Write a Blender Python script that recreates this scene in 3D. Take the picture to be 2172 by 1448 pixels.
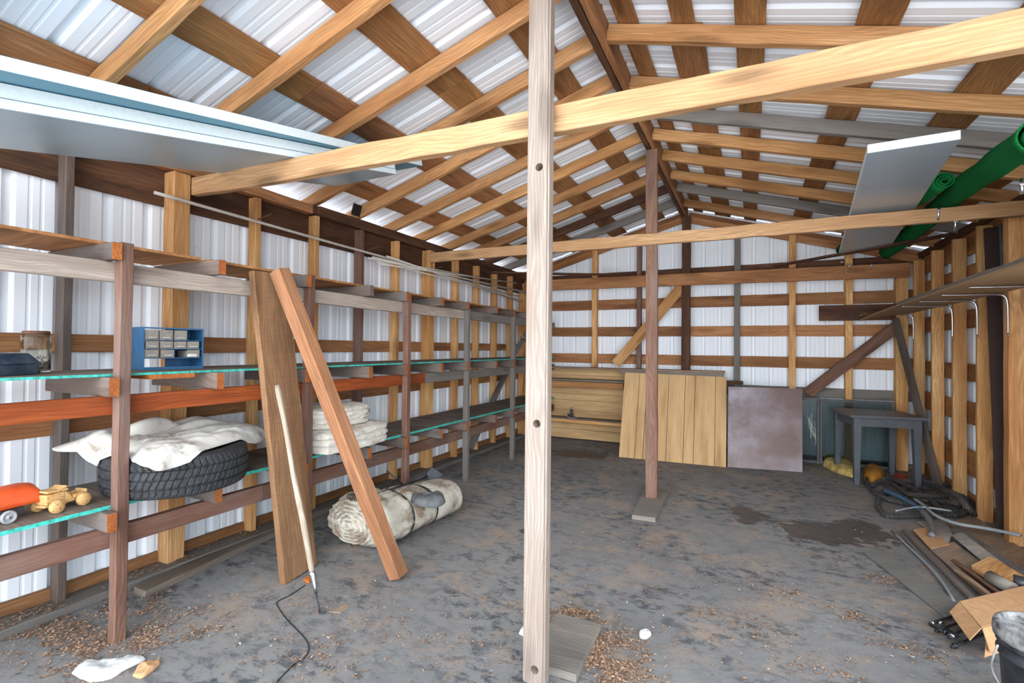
import bpy, bmesh, math, random
from mathutils import Vector, Matrix, noise
from math import sin, cos, pi, radians, sqrt

for o in list(bpy.data.objects): bpy.data.objects.remove(o)
sc = bpy.context.scene
COL = sc.collection

# ---------------------------------------------------------------- camera
CH = 1.40                                        # lens height
YAW, PIT, ROL, FPX = 0.4535, 0.01203, 0.009895, 1036.3
_f = Vector((-sin(YAW)*cos(PIT), cos(YAW)*cos(PIT), sin(PIT)))
_r = Vector((cos(YAW), sin(YAW), 0)); _u = _r.cross(_f)
_r2 = cos(ROL)*_r + sin(ROL)*_u; _u2 = -sin(ROL)*_r + cos(ROL)*_u
cam = bpy.data.cameras.new('camera'); camo = bpy.data.objects.new('camera', cam); COL.objects.link(camo)
cam.sensor_width = 36; cam.lens = FPX/2172*36; cam.clip_start = .02
m = Matrix.Identity(4)
for i in range(3):
    m[i][0] = _r2[i]; m[i][1] = _u2[i]; m[i][2] = -_f[i]
m[2][3] = CH
camo.matrix_world = m; sc.camera = camo
CAM = Vector((0, 0, CH))
def ray(x, y): return _r2*((x-1086)/FPX) - _u2*((y-724)/FPX) + _f
def pl(x, y, ax, v):                             # where the sight line through a photo pixel meets a plane of the shed
    d = ray(x, y); return CAM + d*((v-CAM[ax])/d[ax])
def fl(x, y, z=0.0): return pl(x, y, 2, z)
def hit(x, y, P0, N):
    d = ray(x, y); return CAM + d*((Vector(P0)-CAM).dot(Vector(N))/d.dot(Vector(N)))

# ---------------------------------------------------------------- world, sun, exposure
w = bpy.data.worlds.new('world'); sc.world = w; w.use_nodes = True
nt = w.node_tree; bg = nt.nodes['Background']
tcw = nt.nodes.new('ShaderNodeTexCoord'); sp = nt.nodes.new('ShaderNodeSeparateXYZ'); rp = nt.nodes.new('ShaderNodeValToRGB')
nt.links.new(tcw.outputs['Generated'], sp.inputs[0])
mr = nt.nodes.new('ShaderNodeMapRange'); mr.inputs[1].default_value = -1; mr.inputs[2].default_value = 1
nt.links.new(sp.outputs[2], mr.inputs[0]); nt.links.new(mr.outputs[0], rp.inputs[0]); nt.links.new(rp.outputs[0], bg.inputs[0])
rp.color_ramp.elements[0].position = .47; rp.color_ramp.elements[0].color = (.42, .43, .45, 1)      # pale ground outside
rp.color_ramp.elements[1].position = .53; rp.color_ramp.elements[1].color = (.78, .90, 1.0, 1)      # bright overcast sky
bg.inputs[1].default_value = 2.7
sun = bpy.data.lights.new('sun', 'SUN'); sun.energy = 4.2; sun.angle = radians(80); sun.color = (.97, .985, 1.0)
suno = bpy.data.objects.new('sun', sun); COL.objects.link(suno)
suno.rotation_euler = Vector((-.20, 1, -.03)).to_track_quat('-Z', 'Y').to_euler()
suno.location = (1, -8, 4)
vs = sc.view_settings; vs.view_transform = 'Standard'; vs.look = 'None'; vs.gamma = 1; vs.exposure = 0.64; sc.cycles.max_bounces = 16; sc.cycles.diffuse_bounces = 8; vs.use_curve_mapping = False

# ---------------------------------------------------------------- helpers
def srgb(c):
    f = lambda v: v/12.92 if v <= .04045 else ((v+.055)/1.055)**2.4
    return tuple(f(v/255) for v in c)+(1,)
def tag(o, label=None, cat=None, group=None, kind=None):
    if label: o['label'] = label
    if cat: o['category'] = cat
    if group: o['group'] = group
    if kind: o['kind'] = kind
    return o
WM = {}
def link(name, me, mat, parent=None, M=None):
    o = bpy.data.objects.new(name, me); COL.objects.link(o)
    M = M or Matrix.Identity(4)
    if me is not None and mat is not None and not me.materials: me.materials.append(mat)
    if parent is not None:
        o.parent = parent; o.matrix_basis = WM[parent.name].inverted() @ M
    else: o.matrix_basis = M
    WM[o.name] = M.copy()
    return o
def empty(name, loc=(0,0,0), parent=None, rz=0):
    o = link(name, None, None, parent, Matrix.Translation(Vector(loc)) @ Matrix.Rotation(rz, 4, 'Z')); o.empty_display_size = .05
    return o
def frame(o, x, z=(0,0,1)):
    x = Vector(x).normalized(); z = Vector(z)
    if abs(x.dot(z.normalized())) > .98: z = Vector((0,1,0))
    y = z.cross(x).normalized(); z = x.cross(y)
    M = Matrix.Identity(4)
    for i in range(3): M[i][0] = x[i]; M[i][1] = y[i]; M[i][2] = z[i]; M[i][3] = o[i]
    return M
def tomesh(bm, name, smooth=False):
    me = bpy.data.meshes.new(name); bmesh.ops.recalc_face_normals(bm, faces=bm.faces); bm.to_mesh(me); bm.free()
    if smooth:
        for p in me.polygons: p.use_smooth = True
    return me
RS = random.Random(7)
def plankmesh(L, W, T, jit=.0015, ch=.0035, bow=0, seg=.16, taper=1, holes=None):
    bm = bmesh.new(); n = max(2, int(L/seg)); rings = []
    ch = min(ch, T*.2, W*.2)
    for i in range(n+1):
        x = -L/2 + L*i/n; t = i/n
        k = 1+(taper-1)*t; b = bow*(1-(2*t-1)**2)
        y0, z0 = RS.uniform(-jit, jit), RS.uniform(-jit, jit)+b
        hw, ht = W/2*k+RS.uniform(-jit, jit), T/2+RS.uniform(-jit, jit)*.6
        pts = [(-hw+ch,-ht),(hw-ch,-ht),(hw,-ht+ch),(hw,ht-ch),(hw-ch,ht),(-hw+ch,ht),(-hw,ht-ch),(-hw,-ht+ch)]
        rings.append([bm.verts.new((x, y0+a, z0+c)) for a, c in pts])
    for i in range(n):
        for j in range(8):
            bm.faces.new((rings[i][j], rings[i][(j+1)%8], rings[i+1][(j+1)%8], rings[i+1][j]))
    bm.faces.new(rings[0][::-1]); bm.faces.new(rings[-1])
    return tomesh(bm, 'plank')
def board(name, a, b, W, T, mat, up=(0,0,1), parent=None, **k):
    """timber whose centre line runs from a to b, W across, T along `up`"""
    a, b = Vector(a), Vector(b)
    return link(name, plankmesh((b-a).length, W, T, **k), mat, parent, frame((a+b)/2, b-a, up))
def beam(name, lo, hi, mat, parent=None, **k):
    """axis-aligned timber between two corners"""
    lo, hi = Vector(lo), Vector(hi); d = hi-lo; c = (lo+hi)/2; i = max(range(3), key=lambda q: d[q])
    ax = Vector((0,0,0)); ax[i] = 1
    if i == 0: W, T, up = d[1], d[2], (0,0,1)
    elif i == 1: W, T, up = d[0], d[2], (0,0,1)
    else: W, T, up = d[0], d[1], (0,1,0)
    M = frame(c, ax, up)
    if i == 2: M = frame(c, ax, (0,1,0)); 
    return link(name, plankmesh(d[i], W, T, **k), mat, parent, M)
def boxm(bm, lo, hi, M=None):
    lo, hi = Vector(lo), Vector(hi)
    v = [bm.verts.new((M@Vector(p)) if M else p) for p in [(x,y,z) for x in (lo.x,hi.x) for y in (lo.y,hi.y) for z in (lo.z,hi.z)]]
    for f in ((0,1,3,2),(4,6,7,5),(0,4,5,1),(2,3,7,6),(0,2,6,4),(1,5,7,3)): bm.faces.new([v[i] for i in f])
def bevel(bm, w, s=2):
    bmesh.ops.bevel(bm, geom=[e for e in bm.edges], offset=w, segments=s, affect='EDGES', profile=.6)
def bx(name, lo, hi, mat, parent=None, M=None, bev=.002):
    """box given in the frame M (world by default)"""
    bm = bmesh.new(); c = (Vector(lo)+Vector(hi))/2; boxm(bm, Vector(lo)-c, Vector(hi)-c)
    if bev: bevel(bm, bev)
    return link(name, tomesh(bm, name), mat, parent, (M or Matrix.Identity(4)) @ Matrix.Translation(c))
def tubem(bm, pts, r, n=10, cap=True, twist=0):
    pts = [Vector(p) for p in pts]; rings = []; prev = None
    for i, p in enumerate(pts):
        t = (pts[min(i+1, len(pts)-1)]-pts[max(i-1, 0)]).normalized()
        if prev is None:
            s = t.orthogonal().normalized()
        else:
            s = (prev - t*prev.dot(t)).normalized()
        prev = s; q = t.cross(s); rr = r(i/(len(pts)-1)) if callable(r) else r
        rings.append([bm.verts.new(p + (s*cos(2*pi*j/n)+q*sin(2*pi*j/n))*rr) for j in range(n)])
    for i in range(len(rings)-1):
        for j in range(n): bm.faces.new((rings[i][j], rings[i][(j+1)%n], rings[i+1][(j+1)%n], rings[i+1][j]))
    if cap: bm.faces.new(rings[0][::-1]); bm.faces.new(rings[-1])
def smoothpath(pts, k=6, closed=False):
    P = [Vector(p) for p in pts]; out = []
    n = len(P)
    for i in range(n-1):
        p0, p1, p2, p3 = P[max(i-1,0)], P[i], P[i+1], P[min(i+2,n-1)]
        for j in range(k):
            t = j/k
            out.append(.5*((2*p1)+(p2-p0)*t+(2*p0-5*p1+4*p2-p3)*t*t+(3*p1-p0-3*p2+p3)*t**3))
    out.append(P[-1]); return out
def tube(name, pts, r, mat, parent=None, n=10, k=6):
    bm = bmesh.new(); c = sum((Vector(p) for p in pts), Vector())/len(pts)
    P = [Vector(p)-c for p in (smoothpath(pts, k) if k > 1 else pts)]
    tubem(bm, P, r, n)
    return link(name, tomesh(bm, name, True), mat, parent, Matrix.Translation(c))
def lathe(name, prof, mat, parent=None, M=None, n=32):
    """prof: (radius, height) pairs turned around local Z"""
    bm = bmesh.new(); rings = []
    for r, z in prof:
        rings.append([bm.verts.new((r*cos(2*pi*j/n), r*sin(2*pi*j/n), z)) for j in range(n)] if r > 1e-5 else [bm.verts.new((0,0,z))])
    for a, b in zip(rings, rings[1:]):
        for j in range(n):
            if len(a) == 1 and len(b) == 1: continue
            if len(a) == 1: bm.faces.new((a[0], b[j], b[(j+1)%n]))
            elif len(b) == 1: bm.faces.new((a[j], b[0], a[(j+1)%n]))
            else: bm.faces.new((a[j], a[(j+1)%n], b[(j+1)%n], b[j]))
    return link(name, tomesh(bm, name, True), mat, parent, M)
def rod(name, a, b, r, mat, parent=None, n=10):
    a, b = Vector(a), Vector(b); bm = bmesh.new(); L = (b-a).length
    tubem(bm, [(-L/2,0,0),(L/2,0,0)], r, n)
    me = tomesh(bm, name)
    for p in me.polygons: p.use_smooth = len(p.vertices) == 4
    return link(name, me, mat, parent, frame((a+b)/2, b-a))
def slab(name, corners, T, mat, parent=None, sub=0, jit=0):
    """a flat sheet: corners are its four bottom corners in order, T its thickness along the normal"""
    c = [Vector(p) for p in corners]; n = (c[1]-c[0]).cross(c[-1]-c[0]).normalized()
    if n.z < -.2 or (abs(n.z) <= .2 and n.y > 0): n = -n
    o = sum(c, Vector())/len(c)
    M = frame(o, c[1]-c[0], n); Mi = M.inverted()
    bm = bmesh.new(); lo = [Mi@p for p in c]; k = len(lo)
    a = [bm.verts.new((p.x, p.y, 0)) for p in lo]; b = [bm.verts.new((p.x, p.y, T)) for p in lo]
    bm.faces.new(a); bm.faces.new(b[::-1])
    for i in range(k): bm.faces.new((a[i], a[(i+1)%k], b[(i+1)%k], b[i]))
    if sub: bmesh.ops.subdivide_edges(bm, edges=bm.edges[:], cuts=sub, use_grid_fill=True)
    if jit:
        for v in bm.verts: v.co += Vector((RS.uniform(-jit,jit), RS.uniform(-jit,jit), RS.uniform(-jit,jit)*.3))
    bevel(bm, min(.002, T*.2), 1) if not sub else None
    return link(name, tomesh(bm, name), mat, parent, M)

# ---------------------------------------------------------------- materials
class NB:
    def __init__(s, name):
        s.m = bpy.data.materials.new(name); s.m.use_nodes = True; s.t = s.m.node_tree; s.p = s.t.nodes['Principled BSDF']
    def n(s, typ, ins=None, **kw):
        q = s.t.nodes.new('ShaderNode'+typ)
        for k, v in kw.items(): setattr(q, k, v)
        for k, v in (ins or {}).items():
            if hasattr(v, 'is_output') or type(v).__name__.startswith('NodeSocket'): s.t.links.new(v, q.inputs[k])
            else: q.inputs[k].default_value = v
        return q
    def ramp(s, fac, stops, interp='LINEAR'):
        q = s.n('ValToRGB', {0: fac}); e = q.color_ramp.elements; q.color_ramp.interpolation = interp
        while len(e) < len(stops): e.new(.5)
        for i, (p, c) in enumerate(stops): e[i].position = p; e[i].color = c if len(c) == 4 else srgb(c)
        return q.outputs[0]
    def vec(s, rnd=True, scale=(1,1,1)):
        tc = s.n('TexCoord').outputs['Object']
        if rnd:
            oi = s.n('ObjectInfo').outputs['Random']
            a = s.n('VectorMath', {0: (13.7, 7.3, 9.1), 'Scale': oi}, operation='SCALE').outputs[0]
            tc = s.n('VectorMath', {0: tc, 1: a}, operation='ADD').outputs[0]
        return s.n('VectorMath', {0: tc, 1: scale}, operation='MULTIPLY').outputs[0] if scale != (1,1,1) else tc
    def mul(s, v, k): return s.n('VectorMath', {0: v, 1: k}, operation='MULTIPLY').outputs[0]
    def noise(s, v, sc_, det=4, rough=.6, dist=0): return s.n('TexNoise', {'Vector': v, 'Scale': sc_, 'Detail': det, 'Roughness': rough, 'Distortion': dist}).outputs[0]
    def mix(s, f, a, b, bt='MIX'):
        q = s.n('Mix', data_type='RGBA', blend_type=bt)
        for i, v in ((0, f), (6, a), (7, b)):
            if hasattr(v, 'is_output'): s.t.links.new(v, q.inputs[i])
            else: q.inputs[i].default_value = v
        return q.outputs[2]
    def math(s, op, a, b=0.0, c=None):
        q = s.n('Math', operation=op)
        for i, v in enumerate((a, b) + ((c,) if c is not None else ())):
            if hasattr(v, 'is_output'): s.t.links.new(v, q.inputs[i])
            else: q.inputs[i].default_value = v
        return q.outputs[0]
    def out(s, col=None, rough=.6, metal=0, spec=None, bump=None, bs=.3, bd=.01):
        for i, v in (('Base Color', col), ('Roughness', rough), ('Metallic', metal), ('Specular IOR Level', spec)):
            if v is None: continue
            if hasattr(v, 'is_output'): s.t.links.new(v, s.p.inputs[i])
            else: s.p.inputs[i].default_value = v
        if bump is not None:
            b = s.n('Bump', {'Strength': bs, 'Distance': bd, 'Height': bump}); s.t.links.new(b.outputs[0], s.p.inputs['Normal'])
        return s.m
def wood(name, light, mid, dark, rough=.75, grain=1.0, knots=.5, weather=0, wcol=(140,134,128), var=.22, blotch=.35, end=None, stain=0, saw=0, axis='X', con=1.0):
    b = NB(name); v = b.vec()
    if axis != 'X':
        q_ = b.n('SeparateXYZ', {0: v}); v = b.n('CombineXYZ', {0: q_.outputs['XYZ'.index(axis)], 1: q_.outputs[('XYZ'.index(axis)+1) % 3], 2: q_.outputs[('XYZ'.index(axis)+2) % 3]}).outputs[0]
    n1 = b.noise(b.mul(v, (.9, 7, 7)), 1.0, 3)
    wob = b.n('VectorMath', {0: b.n('TexNoise', {'Vector': b.mul(v, (1.2, 5, 5)), 'Scale': 1.0, 'Detail': 2}).outputs[1], 'Scale': .16}, operation='SCALE').outputs[0]
    rv = b.n('VectorMath', {0: b.mul(v, (.06, 1, 1)), 1: wob}, operation='ADD').outputs[0]
    wv = b.n('TexWave', {'Vector': rv, 'Scale': 21*grain, 'Distortion': 5.0, 'Detail': 4, 'Detail Scale': 2.2}, wave_type='RINGS', rings_direction='X').outputs[1]
    fib = b.noise(b.mul(v, (4, 120*grain, 120*grain)), 1.0, 2, .7)
    col = b.ramp(n1, [(.26, dark), (.44, mid), (.64, light)])
    col = b.mix(b.math('MULTIPLY', wv, .34*con), col, b.mix(1.0, col, srgb(tuple(.62*c for c in mid)), 'MIX'))
    col = b.mix(b.math('MULTIPLY', b.ramp(fib, [(.40, (0,0,0,1)), (.60, (1,1,1,1))]), .42*con), col, srgb(tuple(.72*c for c in mid)))
    bl = b.ramp(b.noise(b.mul(v, (.7, 3, 3)), 1.3, 3, .6), [(.42, (0,0,0,1)), (.72, (1,1,1,1))])
    col = b.mix(b.math('MULTIPLY', bl, blotch), col, srgb(dark))
    if weather:
        wf = b.ramp(b.noise(b.mul(v, (1.1, 4, 4)), 1.0, 4, .7), [(.5-.35*weather, (0,0,0,1)), (.75-.35*weather, (1,1,1,1))])
        gc = b.mix(fib, srgb(tuple(.68*c for c in wcol)), srgb(wcol))
        col = b.mix(b.math('MULTIPLY', wf, min(1, .55+weather*.5)), col, gc)
    if knots:
        vo = b.n('TexVoronoi', {'Vector': b.mul(v, (1.7, 7, 7)), 'Scale': 1.0}, feature='F1').outputs[0]
        kf = b.ramp(vo, [(.13, (1,1,1,1)), (.20, (.5,.5,.5,1)), (.30, (0,0,0,1))])
        col = b.mix(b.math('MULTIPLY', kf, knots), col, srgb(tuple(.45*c for c in dark)))
    if saw:
        sw = b.noise(b.mul(v, (140, 6, 6)), 1.0, 1)
        col = b.mix(b.math('MULTIPLY', sw, saw), col, srgb(tuple(.7*c for c in dark)))
    if stain:
        sf = b.ramp(b.noise(b.mul(v, (.8, 2.5, 2.5)), 2.1, 4, .6), [(.52, (0,0,0,1)), (.66, (1,1,1,1))])
        col = b.mix(b.math('MULTIPLY', sf, stain), col, srgb((38,30,26)))
    oi = b.n('ObjectInfo').outputs['Random']
    vv = b.n('MapRange', {0: oi, 3: 1-var, 4: 1+var*.55}).outputs[0]
    oi2 = b.math('FRACT', b.math('MULTIPLY', oi, 17.3)); hh = b.n('MapRange', {0: oi2, 3: .4985, 4: .5045}).outputs[0]
    col = b.n('HueSaturation', {'Color': col, 'Value': vv, 'Hue': hh}).outputs[0]
    hgt = b.math('ADD', fib, b.math('MULTIPLY', wv, .6))
    return b.out(col, rough, spec=.25, bump=hgt, bs=.35, bd=.002)
def plain(name, c, rough=.5, metal=0, spec=None, var=.12, scale=20, bump=.15, c2=None):
    b = NB(name); v = b.vec()
    n = b.noise(v, scale, 5, .65)
    col = b.mix(b.ramp(n, [(.35, (0,0,0,1)), (.65, (1,1,1,1))]), srgb(tuple(x*(1-var) for x in c)), srgb(c2 or c))
    return b.out(col, rough, metal, spec, bump=n, bs=bump, bd=.003)
M_ORANGE = wood('pine_orange', (218,168,118), (196,142,92), (148,100,60), knots=.45, var=.2)
M_BRIGHT = wood('pine_fresh', (206,166,126), (192,148,108), (164,120,84), knots=.6, var=.06, blotch=.25)
M_PURLIN = wood('purlin_pine', (190,138,90), (166,114,70), (114,74,42), knots=.4, var=.25, blotch=.5)
M_STUD = wood('stud_pine', (246,198,140), (226,166,106), (176,118,70), knots=.4, var=.22)
M_GIRT = wood('girt_brown', (200,146,102), (174,120,80), (118,76,48), knots=.35, var=.3, blotch=.55)
M_DARK = wood('dark_timber', (122,84,62), (98,66,48), (56,38,30), knots=.3, var=.2, blotch=.5, stain=.6)
M_PURPLE = wood('weathered_redwood', (142,106,90), (122,86,72), (88,60,50), knots=.3, var=.14, weather=.15, wcol=(150,132,124))
M_GREY = wood('grey_timber', (160,150,142), (134,126,120), (86,80,76), knots=.35, var=.18, weather=.7)
M_WHITEW = wood('whitened_timber', (214,202,192), (202,186,172), (176,144,120), knots=.4, var=.04, blotch=.3, grain=1.6)
M_RAILW = wood('bleached_rail', (196,182,170), (178,162,150), (134,114,102), knots=.7, var=.06, grain=1.5)
M_REDOR = wood('red_stained', (196,106,54), (166,82,38), (96,46,24), knots=.35, var=.1)
M_CUT = wood('cut_end', (196,116,62), (168,92,48), (112,64,36), knots=0, var=.1)
M_JOIST = wood('joist_brown', (140,118,106), (112,92,82), (66,54,48), knots=.3, var=.3, weather=.4, wcol=(130,124,120))
M_LEAN = wood('rough_plank', (176,136,100), (152,112,78), (108,78,54), knots=.4, var=.03, saw=.35)
M_REDW = wood('planed_redwood', (184,134,98), (164,114,80), (126,84,58), knots=.25, var=.03)
M_PLY = wood('plywood_grey', (150,134,120), (124,106,92), (78,64,54), knots=.2, var=.06, grain=.6, weather=.3)
M_OSB = wood('osb_orange', (206,150,96), (180,124,76), (120,78,46), knots=0, var=.05, grain=.4)
M_LOOSE = wood('loose_board', (196,164,136), (174,142,114), (112,86,68), knots=.3, var=.25, weather=.25)
M_GREYB = wood('grey_board', (176,162,148), (152,140,128), (112,100,90), knots=.2, var=.12, weather=.6)
M_BEAD = wood('tan_panel', (214,176,130), (196,158,114), (164,128,90), con=.35, knots=.12, var=.05, grain=.5, blotch=.2)
M_PARTICLE = plain('particle_board', (176,142,104), .8, var=.2, scale=220)
M_TEAL = plain('teal_paint', (72,206,190), .55, var=.35, scale=40)
M_STEEL = plain('zinc_steel', (205,208,214), .28, 1.0, var=.1)
M_DKSTEEL = plain('dark_steel', (74,76,80), .45, .8, var=.3, scale=60)
M_RUST = plain('rusty_nail', (116,78,58), .7, .3, var=.3, scale=200)
M_CARD = plain('cardboard', (206,158,114), .85, var=.1, scale=30)
M_BLACK = plain('black_plastic', (44,46,52), .45, var=.3, scale=18, c2=(62,64,70))
M_RUBBER = plain('tyre_rubber', (32,33,36), .72, var=.25, scale=25, c2=(46,48,52))
M_GREYPL = plain('grey_paint', (88,92,98), .55, var=.12, scale=14)
M_PVC = plain('pvc_grey', (205,200,192), .5, var=.1)
M_WHITE = plain('white_bit', (226,226,224), .6)
def metal_sheet(name):
    b = NB(name); v = b.vec(False)
    n = b.noise(b.mul(v, (1, 1, 1)), 3.0, 3)
    col = b.mix(n, srgb((236,243,252)), srgb((244,248,254)))
    sp_ = b.n('TexVoronoi', {'Vector': v, 'Scale': 9.0}, feature='F1').outputs[0]
    sm = b.ramp(b.noise(b.mul(v, (8, 8, 3)), 2.0, 3), [(.56, (0,0,0,1)), (.62, (1,1,1,1))])
    col = b.mix(b.math('MULTIPLY', b.ramp(sp_, [(.025, (1,1,1,1)), (.05, (0,0,0,1))]), sm), col, srgb((70,62,60)))
    return b.out(col, .5, 0, .4)
M_SHEET = metal_sheet('white_sheet_metal')
def floor_mat():
    b = NB('concrete_floor'); v = b.vec(False)
    big = b.noise(v, .9, 6, .65); mid = b.noise(v, 5, 8, .72, .6); fine = b.noise(v, 60, 6, .75)
    col = b.ramp(big, [(.3, (118,118,119)), (.7, (146,143,141))])
    col = b.mix(b.math('MULTIPLY', fine, .35), col, srgb((118,115,113)))
    sm = b.ramp(b.noise(b.mul(v, (1.0, 1.6, 1)), 9.0, 8, .74, .3), [(.485, (0,0,0,1)), (.585, (1,1,1,1))])
    zone = b.ramp(b.noise(v, 1.4, 3), [(.42, (.22,.22,.22,1)), (.58, (1,1,1,1))])
    col = b.mix(b.math('MULTIPLY', b.math('MULTIPLY', sm, zone), .88), col, srgb((66,69,76)))
    du = b.ramp(b.noise(v, 2.6, 8, .75, .3), [(.50, (0,0,0,1)), (.66, (1,1,1,1))])
    col = b.mix(b.math('MULTIPLY', du, b.math('MULTIPLY', fine, 1.3)), col, srgb((170,146,124)))
    spk = b.ramp(b.noise(v, 210, 2, .8), [(.60, (0,0,0,1)), (.68, (1,1,1,1))])
    col = b.mix(b.math('MULTIPLY', spk, .45), col, srgb((70,60,54)))
    wh = b.ramp(b.noise(b.mul(v, (1,1,1)), 3.3, 7, .7), [(.64, (0,0,0,1)), (.74, (1,1,1,1))])
    col = b.mix(b.math('MULTIPLY', wh, .35), col, srgb((178,178,178)))
    rough = .82; wet = None
    for (x, y, r, sx_) in ((1745,1130,.33,1.0), (1830,1128,.26,.8), (1230,962,.40,1.3), (1120,1128,.07,1), (1590,1093,.16,.6)):
        p = fl(x, y)
        d = b.n('VectorMath', {0: b.mul(b.n('VectorMath', {0: v, 1: p}, operation='SUBTRACT').outputs[0], (1, sx_, 0))}, operation='LENGTH').outputs[1]
        d = b.math('ADD', b.math('DIVIDE', d, r), b.math('MULTIPLY', b.math('SUBTRACT', mid, .5), 3.2))
        f = b.ramp(d, [(.80, (1,1,1,1)), (.90, (0,0,0,1))])
        wet = f if wet is None else b.math('MAXIMUM', wet, f)
    col = b.mix(b.math('MULTIPLY', wet, .72), col, srgb((58,50,44)))
    # hairline cracks
    ck = None and b.n('TexVoronoi', {'Vector': b.n('VectorMath', {0: v, 1: b.n('VectorMath', {0: b.n('TexNoise', {'Vector': v, 'Scale': 2.0, 'Detail': 3}).outputs[1], 'Scale': .5}, operation='SCALE').outputs[0]}, operation='ADD').outputs[0], 'Scale': .75}, feature='DISTANCE_TO_EDGE').outputs[0]
    if ck: col = b.mix(b.math('MULTIPLY', b.ramp(ck, [(.002, (1,1,1,1)), (.006, (0,0,0,1))]), .6), col, srgb((40,40,42)))
    ro = b.n('MapRange', {0: wet, 3: .85, 4: .45}).outputs[0]
    return b.out(col, ro, spec=.3, bump=b.math('ADD', mid, b.math('MULTIPLY', fine, .5)), bs=.35, bd=.01)
M_FLOOR = floor_mat()
# ================================================================ the shed
XL, XR, YF, YB = -3.36, 1.86, 0.42, 7.32         # inner faces of the metal sheets, open front, back
RX, RZ, SL = -.83, 3.28, .29                     # ridge line, underside of the rafters there, roof slope
def roofz(x, off=0): return RZ+off-SL*abs(x-RX)
fm = bmesh.new(); boxm(fm, (XL-.35, YF-.4, -.12), (XR+.35, YB+.3, 0))
tag(link('floor', tomesh(fm, 'floor'), M_FLOOR), kind='structure')

RIB = [(0,0),(.012,0),(.028,.019),(.052,.019),(.068,0),(.112,0),(.118,.0028),(.126,.0028),(.132,0),(.160,0),(.166,.0028),(.174,.0028),(.180,0)]
def ribsheet(name, u0, u1, P, top, bot, parent=None, kind=None, t=.0012):
    """ribbed steel: P(u, v, h) -> point, v 0 at the bottom and 1 at the top, h out from the shed"""
    bm = bmesh.new(); us = []; k = int(u0//.21)
    while k*.21 < u1:
        for a, h in RIB:
            u = k*.21+a
            if u0 <= u <= u1: us.append((u, h))
        k += 1
    us = [(u0, 0)] + us + [(u1, 0)]
    cols = [[bm.verts.new(P(u, q, h+e)) for q in (0, .5, 1) for e in (0, t)] for u, h in us]
    for a, c in zip(cols, cols[1:]):
        for i in (0, 2):
            bm.faces.new((a[i], c[i], c[i+2], a[i+2])); bm.faces.new((a[i+1], a[i+3], c[i+3], c[i+1]))
        bm.faces.new((a[0], a[1], c[1], c[0])); bm.faces.new((a[4], c[4], c[5], a[5]))
    return link(name, tomesh(bm, name), M_SHEET, parent)
# left wall: sheet, girts, plates, studs
WALLTOP = 2.56
wl = tag(empty('wall_left'), kind='structure')
ribsheet('metal_sheet', YF, YB, lambda u, v, h: (XL-h, u, .02+v*(WALLTOP-.02)), 0, 0, wl)
G0 = -3.36
beam('bottom_plate', (G0, YF, 0), (G0+.04, YB-.03, .10), M_GIRT, wl)
for z0, z1, mt in ((.90,1.0,M_GIRT), (1.345,1.45,M_GIRT), (1.82,1.9,M_DARK)):
    if z0 == 1.82: continue
    for y0, y1 in ((YF, 1.84), (1.845, 4.52), (4.525, YB-.03)): beam('girt', (G0, y0, z0+RS.uniform(-.01,.01)), (G0+.025, y1, z1), mt, wl)
for y0, y1 in ((YF, 1.9), (1.905, 4.5), (4.505, YB-.03)): beam('header', (G0, y0, 2.268), (G0+.028, y1, 2.50), M_DARK, wl)
for y0, y1, mt in ((YF, 2.9, M_GIRT), (2.905, 4.9, M_DARK), (4.905, YB-.03, M_GIRT)): beam('top_plate', (-3.345, y0, 2.495), (-3.26, y1, 2.566), mt, wl)
beam('top_plate', (-3.26, 2.95, 2.482), (-3.232, YB-.1, 2.566), M_DARK, wl)
LS = [(.74,.04),(1.273,.04),(1.797,.102),(2.375,.045),(2.92,.045),(3.45,.045),(3.965,.045),(4.50,.10),(5.105,.045),(5.62,.045),(6.13,.045),(6.64,.045)]
for i, (y, wd) in enumerate(LS):
    mt = M_JOIST if abs(y-1.273) < .01 else (M_PURPLE if i == 5 else M_STUD)
    d = .115 if wd > .09 else .092
    beam('stud', (-3.335+.0, y, .0 if wd > .09 or i % 2 else .0), (-3.335+d-.006, y+wd, 2.48), mt, wl)
beam('corner_post', (-3.33, 7.19, 0), (-3.235, 7.285, 2.44), M_STUD, wl)
beam('stud', (-3.33, 7.06, 0), (-3.24, 7.10, 2.3), M_STUD, wl)

# right wall
wr = tag(empty('wall_right'), kind='structure')      # unseen front third left out so daylight reaches the left wall
YR = 2.95
ribsheet('metal_sheet', YR, YB, lambda u, v, h: (XR+h, u, .02+v*(WALLTOP+.05-.02)), 0, 0, wr)
beam('bottom_plate', (XR-.04, YR, 0), (XR, YB-.03, .09), M_GIRT, wr)
for z0, z1 in ((.27,.50), (.74,.94), (1.13,1.29), (1.62,1.79), (2.08,2.2)):
    for y0, y1 in ((YR, 4.8), (4.805, YB-.03)): beam('girt', (XR-.05, y0, z0), (XR-.025, y1, z1), M_PURLIN if z0 < 1.2 else M_GIRT, wr)
beam('header', (XR-.05, YF, 2.30), (XR-.022, YB-.03, 2.50), M_OSB, wr)
beam('top_plate', (XR-.09, YF, 2.49), (XR-.01, YB-.03, 2.555), M_DARK, wr)
for y, wd in ((3.2,.04),(3.75,.04),(4.28,.04),(4.80,.09),(5.35,.04),(5.89,.04),(6.47,.04),(7.10,.04)):
    beam('stud', (1.70, y, 0), (1.80 if wd < .08 else 1.81, y+wd, 2.45), M_STUD, wr)
beam('sheathing_strip', (XR-.052, 6.0, 2.30), (XR-.05, 6.9, 2.36), M_OSB, wr) if 0 else None

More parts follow.
